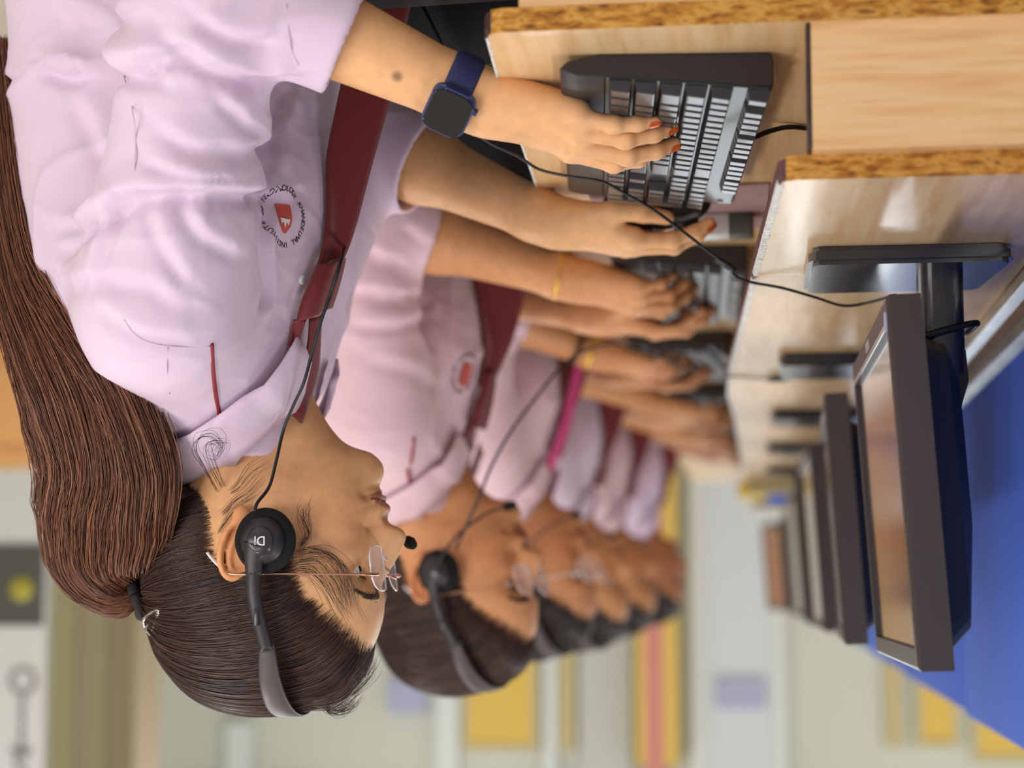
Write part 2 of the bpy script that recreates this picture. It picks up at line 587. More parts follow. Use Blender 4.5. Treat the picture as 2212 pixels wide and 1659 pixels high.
def slab(name, tab, y0, y1, ztop, parent, near_chip, band, worn, r0=0.012):
    """shelf board whose aisle edge follows tab; near end shows raw chipboard; front edge banded"""
    ys = [y0] + [a for a, b in tab if y0 < a < y1] + [y1]
    front = [(fx(tab, y), y) for y in ys]
    poly = [(XBACK, y0)] + [(front[0][0] - r0, y0), (front[0][0] - r0 * 0.3, y0 + r0 * 0.3), (front[0][0], y0 + r0)] + front[1:] + [(XBACK, y1)]
    n = len(poly)
    V = [(x, y, ztop - TH) for x, y in poly] + [(x, y, ztop) for x, y in poly]
    Fc = [tuple(reversed(range(n))), tuple(range(n, 2 * n))]
    idx = [0, 0]
    for i in range(n):
        j = (i + 1) % n
        Fc.append((i, j, n + j, n + i))
        idx.append(1 if (i in (0, 1) and near_chip) else 0)
    o = obj(name, V, Fc, None, parent, mats=['laminate_top', 'chipboard'], idx=idx)
    # edge band standing 1 mm proud of the board, with a worn white top edge
    pts = [(front[0][0] - r0 * 0.3 + 0.0005, y0 + r0 * 0.3), (front[0][0], y0 + r0)] + front[1:]
    e = 0.0022
    V, Fc = [], []
    for (x, y) in pts:
        V += [(x - 0.0005, y, ztop - TH + 0.0003), (x + e, y, ztop - TH + 0.002), (x + e, y, ztop - 0.0045), (x + 0.0003, y, ztop - 0.0006), (x - 0.0005, y, ztop - 0.0006)]
    for i in range(len(pts) - 1):
        for k in range(4):
            a = i * 5 + k
            Fc.append((a, a + 1, a + 6, a + 5))
    Fc.append((0, 1, 2, 3, 4))
    m_ = (len(pts) - 1) * 5
    Fc.append((m_ + 4, m_ + 3, m_ + 2, m_ + 1, m_))
    obj('edge_band', V, Fc, band, o)
    if worn:
        rr = np.random.RandomState(3)
        V, Fc = [], []
        yy = np.arange(y0 + r0 + 0.002, y1, 0.006)
        for y in yy:
            x = fx(tab, y)
            wv = worn * (0.6 + 0.8 * rr.rand())
            V += [(x - wv, y, ztop + 0.0003), (x + 0.0008, y, ztop + 0.0002), (x + e - 0.0002, y, ztop - 0.0042 + 0.001 * rr.rand())]
        for i in range(len(yy) - 1):
            a = i * 3
            Fc += [(a, a + 1, a + 4, a + 3), (a + 1, a + 2, a + 5, a + 4)]
        obj('worn_edge', V, Fc, 'band_worn', o)
    return o


DESKS = [(1.36, 2.60, 'near wooden computer desk with raw chipboard end'),
         (2.602, 4.40, 'middle wooden computer desk in the row'),
         (4.402, 7.1, 'far wooden computer desk at the end of the row')]
for di, (y0, y1, lab) in enumerate(DESKS):
    dk = empty('computer_desk', (0, 0, 0))
    tag(dk, lab, 'desk', 'row of computer desks')
    slab('lower_board', lower_front, y0, y1, ZL, dk, di == 0, 'band_dark', 0.0012 if di == 0 else 0)
    cuts = [1.381, 1.8095, y1] if di == 0 else [y0, y1]
    for k in range(len(cuts) - 1):
        slab('upper_shelf', upper_front, cuts[k], cuts[k + 1] - 0.0012, ZU, dk, di == 0 and k == 0, 'band_purple', 0.0030)
    # end panel between the boards, with dark front banding
    xe = fx(upper_front, max(y0, 1.38)) - 0.022
    ep = prism('end_panel', [(XBACK, ZL), (xe, ZL), (xe, ZU - TH), (XBACK, ZU - TH)], 'y', y0 + 0.004, y0 + 0.022, 'laminate', dk)
    box('edge_band', xe, xe + 0.0035, y0 + 0.0032, y0 + 0.0228, ZL + 0.0002, ZU - TH, 'band_dark', ep, 0.001)
    box('back_panel', XBACK - 0.018, XBACK, y0, y1, 0.3, ZU, 'laminate', dk)
    box('leg_panel', XBACK, 0.17, y0 + 0.003, y0 + 0.021, 0, ZL - TH, 'laminate', dk)
    box('leg_panel', XBACK, 0.17, y1 - 0.05, y1 - 0.03, 0, ZL - TH, 'laminate', dk)

# ================================================================== BLUE PARTITION
pt = empty('desk_partition', (-0.30, 0, 0))
tag(pt, 'blue fabric desk partition with silver bottom rail', 'partition')
joints = [0.9, 1.75, 2.845, 4.05, 5.3, 6.6]
for k in range(len(joints) - 1):
    ya, yb = joints[k] + 0.0012, joints[k + 1] - 0.0012
    box('fabric_panel', -0.012, 0.018, ya, yb, 0.838, 1.282 - 0.006 * k, 'blue_fabric', pt, 0.003)
box('panel_core', -0.008, 0.012, joints[0], joints[-1], 0.83, 1.25, 'blue_edge', pt)
rl = prism('bottom_rail', [(0.018, 0.812), (0.062, 0.812), (0.062, 0.823), (0.050, 0.826), (0.048, 0.820), (0.034, 0.820), (0.032, 0.838), (0.018, 0.842)], 'y', joints[0], joints[-1], 'rail_metal', pt)
box('rail_groove', 0.0345, 0.0475, joints[0] + 0.001, joints[-1] - 0.001, 0.8195, 0.8225, 'rail_inner', rl)


# ================================================================== MONITORS
def make_monitor():
    """local: +x towards the user, y along the row, z up from the shelf; panel centre above y=0"""
    t = empty('computer_monitor')
    W2, H, tilt = 0.23, 0.287, math.radians(3.7)
    zb = 0.066
    xf = 0.036      # front face at the bottom

    def P(dx, y, h):
        # dx = depth from the front face, h = height up the panel
        return (xf - dx * math.cos(tilt) - h * math.sin(tilt), y, zb + h * math.cos(tilt) - dx * math.sin(tilt) * 0.5)
    # bezel: frame ring with a depth of 26 mm
    bz, bzb, dep = 0.0165, 0.024, 0.027
    outer = [(-W2, 0), (W2, 0), (W2, H), (-W2, H)]
    inner = [(-W2 + bz, bzb), (W2 - bz, bzb), (W2 - bz, H - bz), (-W2 + bz, H - bz)]
    rim = [(-W2 + 0.003, 0.003), (W2 - 0.003, 0.003), (W2 - 0.003, H - 0.003), (-W2 + 0.003, H - 0.003)]
    V, Fc = [], []
    for ring, d in ((outer, dep), (outer, 0.0025), (rim, 0.0), (inner, 0.0), (inner, 0.004)):
        V += [P(d, y, h) for y, h in ring]
    for k in range(4):
        for i in range(4):
            j = (i + 1) % 4
            Fc.append((k * 4 + i, k * 4 + j, k * 4 + 4 + j, k * 4 + 4 + i))
    Fc.append((3, 2, 1, 0))
    obj('bezel', V, Fc, 'monitor_bezel', t)
    V = [P(0.0035, y, h) for y, h in inner]
    sc = obj('screen', V, [(0, 1, 2, 3)], 'screen_glass', t)
    # silver strip under the screen
    V = [P(d, y, h) for d in (0.0, -0.0012) for y, h in ((-W2 + bz, bzb - 0.004), (W2 - bz, bzb - 0.004), (W2 - bz, bzb), (-W2 + bz, bzb))]
    obj('screen_trim', V, [(0, 1, 2, 3), (4, 5, 6, 7), (0, 1, 5, 4), (1, 2, 6, 5), (2, 3, 7, 6), (3, 0, 4, 7)], 'silver', t)
    # logo plate in the middle of the lower bezel
    V = [P(d, y, h) for d in (0.0, -0.0008) for y, h in ((-0.02, 0.007), (0.02, 0.007), (0.02, 0.015), (-0.02, 0.015))]
    obj('logo_plate', V, [(0, 1, 2, 3), (4, 5, 6, 7), (0, 1, 5, 4), (1, 2, 6, 5), (2, 3, 7, 6), (3, 0, 4, 7)], 'silver', t)
    # back housing, bulging
    rings = []
    for d, (iy, ih0, ih1) in ((dep - 0.001, (0.012, 0.03, 0.012)), (dep + 0.018, (0.02, 0.036, 0.03)), (dep + 0.028, (0.045, 0.055, 0.10)), (dep + 0.030, (0.07, 0.07, 0.12))):
        rings.append([P(d, y, h) for y, h in rrect(-W2 + iy, W2 - iy, ih0, H - ih1, 0.018, 3)])
    V, Fc = [], []
    n = len(rings[0])
    for r_ in rings:
        V += r_
    for k in range(len(rings) - 1):
        for i in range(n):
            j = (i + 1) % n
            Fc.append((k * n + i, k * n + j, k * n + n + j, k * n + n + i))
    Fc.append(tuple(range((len(rings) - 1) * n, len(rings) * n)))
    obj('back_housing', V, Fc, 'monitor_back', t, smooth=False)
    # stand: base plate, post, hinge arm
    base = [(x, y) for x, y in ((0.082, -0.078), (0.088, -0.066), (0.088, 0.080), (0.080, 0.090), (-0.066, 0.084), (-0.074, 0.074), (-0.084, -0.062), (-0.080, -0.074), (-0.07, -0.080))]
    prism('stand_base', base, 'z', 0.0006, 0.016, 'monitor_base', t, bev=0.004, seg=2)
    po = prism('stand_post', rrect(-0.046, -0.010, -0.034, 0.034, 0.010, 4), 'z', 0.014, 0.105, 'monitor_base', t)
    prism('hinge_arm', [(-0.046, 0.085), (-0.010, 0.085), (-0.004, 0.12), (-0.012, 0.17), (-0.030, 0.17), (-0.048, 0.112)], 'y', -0.03, 0.03, 'monitor_back', po)
    tube('cable_ring', [(-0.01, -0.036, 0.074), (-0.03, -0.038, 0.068), (-0.054, -0.03, 0.062), (-0.058, 0, 0.06), (-0.054, 0.03, 0.062)], 0.003, 'cable_black', t, 8, 5)
    return t


mon0 = make_monitor()
MON_Y = [1.73, 2.475, 3.225, 3.94, 4.66, 6.45]
mon_lab = ['largest and nearest switched off black monitor on the wooden shelf',
           'second black monitor from the camera, just behind the nearest one',
           'third black monitor from the camera in the row',
           'fourth black monitor from the camera in the row',
           'fifth black monitor from the camera in the row',
           'farthest black monitor, turned at the end of the row']
MONX = [-0.130, -0.112, -0.104, -0.100, -0.098, -0.060]
MONS = []
for i, y in enumerate(MON_Y):
    m_ = mon0 if i == 0 else copy_tree(mon0)
    m_.location = (MONX[i], y, ZU)
    m_.rotation_euler = (0, 0, math.radians([-0.6, 1.0, -1.0, 1.0, -2.0, -7.0][i]))
    tag(m_, mon_lab[i], 'monitor', 'row of computer monitors')
    MONS.append(m_)
st = prism('bezel_sticker', [(-0.219, 0.078), (-0.213, 0.078), (-0.213, 0.093), (-0.219, 0.093)], 'x', 0.0345, 0.0365, 'sign_lilac', MONS[0])


# ================================================================== KEYBOARDS
U = 0.019


def key_mesh(wu, name='key', hu=1.0):
    w, d = wu * U - 0.0014, hu * U - 0.0014
    h = 0.0085
    tx, ty0, ty1 = 0.0022, 0.0030, 0.0016
    bm = bmesh.new()
    rings = [[(0, 0), (w, 0), (w, d), (0, d)],
             [(tx, ty0 * .8), (w - tx, ty0 * .8), (w - tx, d - ty1), (tx, d - ty1)],
             [(tx + .0012, ty0 + .0008), (w - tx - .0012, ty0 + .0008), (w - tx - .0012, d - ty1 - .001), (tx + .0012, d - ty1 - .001)]]
    zs = [[0] * 4, [h - .0006, h - .0006, h, h], [h - .0004, h - .0004, h + 0.0003, h + 0.0003]]
    vs = []
    for r_, z_ in zip(rings, zs):
        vs.append([bm.verts.new((p[0], p[1], z)) for p, z in zip(r_, z_)])
    for k in range(2):
        for i in range(4):
            j = (i + 1) % 4
            bm.faces.new((vs[k][i], vs[k][j], vs[k + 1][j], vs[k + 1][i]))
    bm.faces.new(vs[2])
    me = bpy.data.meshes.new(name)
    bmesh.ops.recalc_face_normals(bm, faces=bm.faces)
    bm.to_mesh(me)
    bm.free()
    me.materials.append(MATS['key_plastic'])
    return me


def key_layout():
    L = []
    rows = [
        (0, [1.25, 1.25, 1.25, 6.25, 1.25, 1.25, 1.25, 1.25]),
        (1, [2.25] + [1] * 10 + [2.75]),
        (2, [1.75] + [1] * 11 + [2.25]),
        (3, [1.5] + [1] * 12 + [1.5]),
        (4, [1] * 13 + [2]),
    ]
    for r_, ws in rows:
        x = 0.0
        for w_ in ws:
            L.append((x, r_ * U, w_, 1))
            x += w_
    x = 0.0
    yF = 5 * U + 0.009
    L.append((0, yF, 1, 1))
    for base in (2, 6.5, 11):
        for k in range(4):
            L.append((base + k, yF, 1, 1))
    for k in range(3):
        L.append((15.25 + k, yF, 1, 1))
        L.append((15.25 + k, 4 * U, 1, 1))
        L.append((15.25 + k, 3 * U, 1, 1))
        L.append((15.25 + k, 0, 1, 1))
    L.append((16.25, U, 1, 1))
    for r_ in range(1, 5):
        for k in range(3):
            L.append((18.5 + k, r_ * U, 1, 1))
    L += [(18.5, 0, 2, 1), (20.5, 0, 1, 1), (21.5, 0, 1, 2), (21.5, 2 * U, 1, 2), (21.5, 4 * U, 1, 1)]
    return L


KEYDATA = {}


def deck_z(y):
    return 0.0165 + (y - 0.034) * 0.085


def make_keyboard(split=True):
    t = empty('keyboard')
    Lk, D = 0.44, 0.160
    prof = [(0.030, 0.0), (0.006, 0.005), (0.0, 0.0105), (0.003, 0.0135), (0.014, 0.0160), (0.0335, 0.0172), (0.0345, 0.0155),
            (0.1575, 0.0262), (0.160, 0.0250), (0.1605, 0.006), (0.158, 0.0)]
    bd = prism('case', prof, 'x', 0.0, Lk, 'kb_body', t, bev=0.0012, seg=1)
    V = [(0.004, 0.0350, deck_z(0.0350)), (Lk - 0.004, 0.0350, deck_z(0.0350)), (Lk - 0.004, 0.157, deck_z(0.157) + 0.0006), (0.004, 0.157, deck_z(0.157) + 0.0006)]
    V += [(x, y, z - 0.003) for x, y, z in V]
    obj('top_deck', V, [(0, 1, 2, 3), (4, 7, 6, 5), (0, 4, 5, 1), (1, 5, 6, 2), (2, 6, 7, 3), (3, 7, 4, 0)], 'kb_deck', t)
    V, Fc = [], []
    for (x, y, wu, hu) in key_layout():
        kd = KEYDATA.get((wu, hu))
        if kd is None:
            kd = KEYDATA[(wu, hu)] = key_mesh(wu, 'key', hu)
        yy = 0.0365 + y
        lx, lz = 0.006 + x * U + 0.0007, deck_z(yy) + 0.0008
        if split:
            o = bpy.data.objects.new('key', kd)
            COL.objects.link(o)
            o.parent = t
            o.location = (lx, yy + 0.0007, lz)
            o.rotation_euler = (math.radians(4.9), 0, 0)
        else:
            b = len(V)
            V += [(v.co.x + lx, v.co.y + yy, v.co.z + lz + v.co.y * 0.085) for v in kd.vertices]
            Fc += [tuple(b + i for i in p.vertices) for p in kd.polygons]
    if not split:
        ko = obj('keys', V, Fc, 'key_plastic', t)
        ko['kind'] = 'stuff'
    # small maker's mark at the back right corner
    if split:
        text_obj('maker_mark', 'iNT', 0.009, 'black_plastic', t, Matrix.Translation((0.424, 0.146, deck_z(0.146) + 0.0006)) @ Matrix.Rotation(math.radians(4.9), 4, 'X'), 0.0002)
    return t


KB = [(0.1465, 1.422, 4.8, True, 'large near black keyboard under the hand with orange nails'),
      (0.172, 2.245, 2.0, True, 'second black keyboard, under the hand with the yellow bangle'),
      (0.212, 3.01, -6.0, False, 'third black keyboard from the camera'),
      (0.205, 3.74, 3.0, False, 'fourth black keyboard from the camera'),
      (0.20, 4.46, 2.0, False, 'fifth black keyboard from the camera')]
for i, (x, y, a, sp, lab) in enumerate(KB):
    k = make_keyboard(sp)
    k.location = (x, y, ZL + 0.0006)
    # local x runs down the row, local y from the user towards the screen
    k.rotation_euler = (0, 0, math.radians(90 - a))
    tag(k, lab, 'keyboard', 'keyboards on the lower boards')

# ================================================================== SOLID MODELLING OF BODIES AND CLOTHES
# Signed distance fields, blended smoothly and turned into one continuous surface.
F4 = np.float32


def _n(v):
    v = np.asarray(v, float)
    return v / np.linalg.norm(v)


def hash3(ix, iy, iz, seed):
    h = (ix * 374761393 + iy * 668265263 + iz * 2147483647 + seed * 974634777) & 0xFFFFFFFF
    h = ((h ^ (h >> 13)) * 1274126177) & 0xFFFFFFFF
    return ((h ^ (h >> 16)) & 0xFFFF).astype(np.float64) / 65535.0


def vnoise(P, scale=1.0, seed=0):
    """smooth value noise in -1..1"""
    P = np.asarray(P, float) * scale
    i = np.floor(P).astype(np.int64)
    f = P - i
    f = f * f * f * (f * (f * 6 - 15) + 10)
    out = 0
    for dx in (0, 1):
        for dy in (0, 1):
            for dz in (0, 1):
                wgt = (f[:, 0] if dx else 1 - f[:, 0]) * (f[:, 1] if dy else 1 - f[:, 1]) * (f[:, 2] if dz else 1 - f[:, 2])
                out = out + wgt * hash3(i[:, 0] + dx, i[:, 1] + dy, i[:, 2] + dz, seed)
    return out * 2 - 1


def smin(a, b, k):
    if k <= 0:
        return np.minimum(a, b)
    h = np.maximum(k - np.abs(a - b), 0) / k
    return np.minimum(a, b) - h * h * k * 0.25


class Field:
    def __init__(self):
        self.p = []

    def add(self, fn, c, r, k=0.01, op='u'):
        self.p.append((fn, np.asarray(c, float), float(r), k, op))

    def cap(self, a, b, ra, rb, k=0.01, op='u'):
        a, b = np.asarray(a, float), np.asarray(b, float)
        ba = b - a
        L2 = float(ba @ ba) + 1e-12

        def fn(P):
            pa = P - a
            t = np.clip(pa @ ba / L2, 0, 1)
            d = pa - t[:, None] * ba
            return np.sqrt(np.einsum('ij,ij->i', d, d)) - (ra + (rb - ra) * t)
        self.add(fn, (a + b) / 2, math.sqrt(L2) / 2 + max(ra, rb) + 0.005, k, op)

    def cyl(self, a, b, ra, rb, k=0.01, op='u', rnd=0.003):
        """flat ended tapered cylinder"""
        a, b = np.asarray(a, float), np.asarray(b, float)
        ba = b - a
        L = np.linalg.norm(ba)
        ax = ba / L

        def fn(P):
            pa = P - a
            t = pa @ ax
            rad = np.sqrt(np.maximum((pa * pa).sum(1) - t * t, 0))
            dr = rad - (ra + (rb - ra) * np.clip(t / L, 0, 1)) + rnd
            da = np.maximum(-t, t - L) + rnd
            return np.minimum(np.maximum(dr, da), 0) + np.sqrt(np.maximum(dr, 0) ** 2 + np.maximum(da, 0) ** 2) - rnd
        self.add(fn, (a + b) / 2, L / 2 + max(ra, rb) + 0.005, k, op)

    def ell(self, c, rad, R=None, k=0.01, op='u'):
        c = np.asarray(c, float)
        rad = np.asarray(rad, float)
        R = np.eye(3) if R is None else np.asarray(R, float)   # rows = axes

        def fn(P):
            q = (P - c) @ R.T
            k0 = np.sqrt(((q / rad) ** 2).sum(1)) + 1e-9
            k1 = np.sqrt(((q / rad ** 2) ** 2).sum(1)) + 1e-9
            return k0 * (k0 - 1) / k1
        self.add(fn, c, rad.max() + 0.005, k, op)

    def ering(self, c, R, a, b, r, k=0.003):
        c = np.asarray(c, float)
        R = np.asarray(R, float)

        def fn(P):
            q = (P - c) @ R.T
            rho = np.sqrt((q[:, 0] / a) ** 2 + (q[:, 1] / b) ** 2) + 1e-9
            sc = np.sqrt(q[:, 0] ** 2 + q[:, 1] ** 2 + 1e-9) / rho
            return np.sqrt(((rho - 1) * sc) ** 2 + q[:, 2] ** 2) - r
        self.add(fn, c, max(a, b) + r + 0.004, k)

    def loft(self, tab, k=0.02, scale=1.0, op='u'):
        """tab rows: z, cx, half depth, half width"""
        T = np.array(tab, float)
        zs = np.linspace(T[0, 0], T[-1, 0], 200)
        cols = []
        for i in (1, 2, 3):
            v = np.interp(zs, T[:, 0], T[:, i])
            ker = np.ones(13) / 13
            vp = np.pad(v, 6, mode='edge')
            cols.append(np.convolve(vp, ker, 'valid'))
        z0, z1 = T[0, 0], T[-1, 0]

        def fn(P):
            z = P[:, 2]
            cx = np.interp(z, zs, cols[0])
            a = np.interp(z, zs, cols[1]) * scale
            b = np.interp(z, zs, cols[2]) * scale
            n = 2.3
            rho = (np.abs((P[:, 0] - cx) / a) ** n + np.abs(P[:, 1] / b) ** n) ** (1 / n)
            d = (rho - 1) * np.minimum(a, b) * 0.9
            return np.maximum(d, np.maximum(z0 - z, z - z1))
        self.add(fn, (T[:, 1].mean(), 0, (z0 + z1) / 2), (z1 - z0) / 2 + 0.25, k, op)

    def sub(self, lo, hi):
        if len(getattr(self, 'cc', ())) != len(self.p):
            self.cc = np.array([q[1] for q in self.p])
            self.rr = np.array([q[2] for q in self.p])
        c = (lo + hi) / 2
        half = math.sqrt(((hi - lo) ** 2).sum()) / 2
        d2 = ((self.cc - c) ** 2).sum(1)
        ok = np.nonzero(d2 < (self.rr + half + 0.03) ** 2)[0]
        if not len(ok):
            return [], 1.0
        # drop the solids that cannot reach this block
        C1 = c[None]
        vals = [self.p[i][0](C1)[0] for i in ok]
        d = 0.5
        for i, v in zip(ok, vals):
            k, op = self.p[i][3], self.p[i][4]
            if op == 'u':
                d = min(d, v)
        if d > half * 1.35 + 0.015:
            return [], d
        out = []
        for i, v in zip(ok, vals):
            q = self.p[i]
            if q[4] == 'u':
                if v < d + 2.3 * half + q[3]:
                    out.append(q)
            elif v < 1.3 * half + q[3] + 0.002:
                out.append(q)
        return out, d

    @staticmethod
    def ev(prims, P):
        d = np.full(len(P), 0.5)
        for fn, c, r, k, op in prims:
            v = fn(P)
            if op == 'u':
                d = smin(d, v, k)
            elif op == 's':
                d = -smin(-d, v, k)
            elif op == 'i':
                d = -smin(-d, -v, k)
        return d


def mesh_field(fld, lo, hi, h, n=22):
    """sparse naive surface nets; returns verts, quads"""
    lo = np.asarray(lo, float)
    hi = np.asarray(hi, float)
    nb = np.ceil((hi - lo) / (n * h)).astype(int)
    S = 4096
    g = np.arange(n + 1)
    I, J, K = np.meshgrid(g, g, g, indexing='ij')
    base = np.stack([I, J, K], -1).reshape(-1, 3)
    keys, pos, quads = [], [], []
    half = n * h * 0.8661
    for bx_ in range(nb[0]):
        for by_ in range(nb[1]):
            for bz_ in range(nb[2]):
                o = np.array([bx_, by_, bz_]) * n
                p0 = lo + o * h
                p1 = p0 + n * h
                pr, dc = fld.sub(p0, p1)
                if not pr or dc < -(half * 1.35 + 0.012):
                    continue
                D = Field.ev(pr, p0 + base * h).reshape(n + 1, n + 1, n + 1)
                s = D < 0
                if s.all() or not s.any():
                    continue
                # cell vertices
                acc = np.zeros((n, n, n, 3))
                cnt = np.zeros((n, n, n))
                for ax in range(3):
                    sl0 = [slice(None)] * 3
                    sl1 = [slice(None)] * 3
                    sl0[ax] = slice(0, n)
                    sl1[ax] = slice(1, n + 1)
                    a, b = D[tuple(sl0)], D[tuple(sl1)]
                    cr = (a < 0) != (b < 0)
                    t = np.where(cr, a / np.where(cr, a - b, 1), 0)
                    oth = [k for k in range(3) if k != ax]
                    for u_ in (0, 1):
                        for v_ in (0, 1):
                            q = [slice(None)] * 3
                            q[oth[0]] = slice(u_, u_ + n)
                            q[oth[1]] = slice(v_, v_ + n)
                            c_ = cr[tuple(q)]
                            acc[..., ax] += np.where(c_, t[tuple(q)], 0)
                            acc[..., oth[0]] += c_ * u_
                            acc[..., oth[1]] += c_ * v_
                            cnt += c_
                    # quads of the edges owned by this block
                    own = [slice(0, n)] * 3
                    e = np.argwhere(cr[tuple(own)])
                    if len(e):
                        fl = a[tuple(own)][tuple(e.T)] < 0
                        c0 = e + o
                        d1 = np.zeros(3, int)
                        d1[oth[0]] = 1
                        d2 = np.zeros(3, int)
                        d2[oth[1]] = 1
                        cc = [c0, c0 - d1, c0 - d1 - d2, c0 - d2]
                        kk = np.stack([((c[:, 0] + 8) * S + c[:, 1] + 8) * S + c[:, 2] + 8 for c in cc], 1)
                        flip = fl if ax != 1 else ~fl
                        kk[~flip] = kk[~flip][:, ::-1]
                        quads.append(kk)
                act = np.argwhere(cnt > 0)
                if len(act):
                    v = acc[tuple(act.T)] / cnt[tuple(act.T)][:, None]
                    pos.append(p0 + (act + v) * h)
                    c = act + o
                    keys.append(((c[:, 0] + 8) * S + c[:, 1] + 8) * S + c[:, 2] + 8)
    keys = np.concatenate(keys)
    pos = np.concatenate(pos)
    quads = np.concatenate(quads)
    order = np.argsort(keys)
    ks = keys[order]
    ix = np.searchsorted(ks, quads)
    ix = np.clip(ix, 0, len(ks) - 1)
    ok = (ks[ix] == quads).all(1)
    return pos, order[ix[ok]]


def smooth_verts(V, Q, it=2, lam=0.5):
    E = np.concatenate([Q[:, [0, 1]], Q[:, [1, 2]], Q[:, [2, 3]], Q[:, [3, 0]]])
    for _ in range(it):
        acc = np.zeros_like(V)
        cnt = np.zeros(len(V))
        for a, b in ((0, 1), (1, 0)):
            for k in range(3):
                acc[:, k] += np.bincount(E[:, a], V[E[:, b], k], len(V))
            cnt += np.bincount(E[:, a], minlength=len(V))
        V = V + lam * (acc / np.maximum(cnt, 1)[:, None] - V)
    return V


def vnormals(V, Q):
    n = np.cross(V[Q[:, 2]] - V[Q[:, 0]], V[Q[:, 3]] - V[Q[:, 1]])
    N = np.zeros_like(V)
    for k in range(4):
        for c in range(3):
            N[:, c] += np.bincount(Q[:, k], n[:, c], len(V))
    return N / (np.linalg.norm(N, axis=1)[:, None] + 1e-12)


def np_obj(name, V, Q, m, parent=None, col=None, smooth=True):
    me = bpy.data.meshes.new(name)
    nv, nf = len(V), len(Q)
    me.vertices.add(nv)
    me.vertices.foreach_set('co', np.asarray(V, F4).ravel())
    me.loops.add(nf * 4)
    me.loops.foreach_set('vertex_index', np.asarray(Q, np.int32).ravel())
    me.polygons.add(nf)
    me.polygons.foreach_set('loop_start', np.arange(0, nf * 4, 4, dtype=np.int32))
    me.polygons.foreach_set('use_smooth', np.ones(nf, bool))
    me.update(calc_edges=True)
    me.validate()
    if col is not None:
        ca = me.color_attributes.new('Col', 'FLOAT_COLOR', 'POINT')
        c4 = np.ones((nv, 4), F4)
        c4[:, :3] = col
        ca.data.foreach_set('color', c4.ravel())
    me.materials.append(MATS[m])
    o = bpy.data.objects.new(name, me)
    COL.objects.link(o)
    if parent is not None:
        o.parent = parent
    return o


# ------------------------------------------------------------------ the head
# side profile in head coordinates (x forward, z up, origin between the ears)
PROFILE = [(0.020, -0.108), (0.036, -0.106), (0.055, -0.0995), (0.072, -0.0985), (0.083, -0.0965), (0.0905, -0.0915), (0.0955, -0.085), (0.0965, -0.079), (0.0945, -0.072),
           (0.0920, -0.0665), (0.0945, -0.0620), (0.0985, -0.0575), (0.0980, -0.0540), (0.0955, -0.0530), (0.0990, -0.0510), (0.1025, -0.0470), (0.1010, -0.0410), (0.1005, -0.0360),
           (0.1030, -0.0325), (0.1100, -0.0295), (0.1155, -0.0255), (0.1170, -0.0200), (0.1145, -0.0120), (0.1100, -0.0030), (0.1050, 0.0060), (0.0975, 0.0175), (0.0952, 0.0260),
           (0.0965, 0.0370), (0.0960, 0.0480), (0.0930, 0.0610), (0.0880, 0.0740), (0.0780, 0.0900), (0.0580, 0.1060), (0.0200, 0.1180), (-0.0250, 0.1190), (-0.0650, 0.1050),
           (-0.0920, 0.0760), (-0.1030, 0.0360), (-0.1010, -0.0040), (-0.0880, -0.0380), (-0.0700, -0.0650), (-0.0500, -0.0880), (-0.0200, -0.1020)]
BASEP = [(0.020, -0.108), (0.036, -0.106), (0.052, -0.0995), (0.066, -0.0960), (0.074, -0.0900), (0.079, -0.0820), (0.0815, -0.0750), (0.0840, -0.0650), (0.0860, -0.0540),
         (0.0868, -0.0400), (0.0870, -0.0280), (0.0875, -0.0100), (0.0890, 0.0050), (0.0915, 0.0180), (0.0940, 0.0270),
         (0.0958, 0.0370), (0.0958, 0.0480), (0.0930, 0.0610), (0.0880, 0.0740), (0.0780, 0.0900), (0.0580, 0.1060), (0.0200, 0.1180), (-0.0250, 0.1190), (-0.0650, 0.1050),
         (-0.0920, 0.0760), (-0.1030, 0.0360), (-0.1010, -0.0040), (-0.0880, -0.0380), (-0.0700, -0.0650), (-0.0500, -0.0880), (-0.0200, -0.1020)]
NA, NB = 1080, 241
AL = np.linspace(-math.pi, math.pi, NA, endpoint=False)
BE = np.linspace(-math.pi / 2, math.pi / 2, NB)


def polar_prof(pts):
    p = smooth_path([(x, 0, z) for x, z in pts + [pts[0]]], 6)
    a = np.array([math.atan2(q.z, q.x) for q in p])
    r = np.array([math.hypot(q.z, q.x) for q in p])
    o = np.argsort(a)
    return np.interp(AL, a[o], r[o], period=2 * math.pi)


def gauss(x, s):
    return np.exp(-(x / s) ** 2)


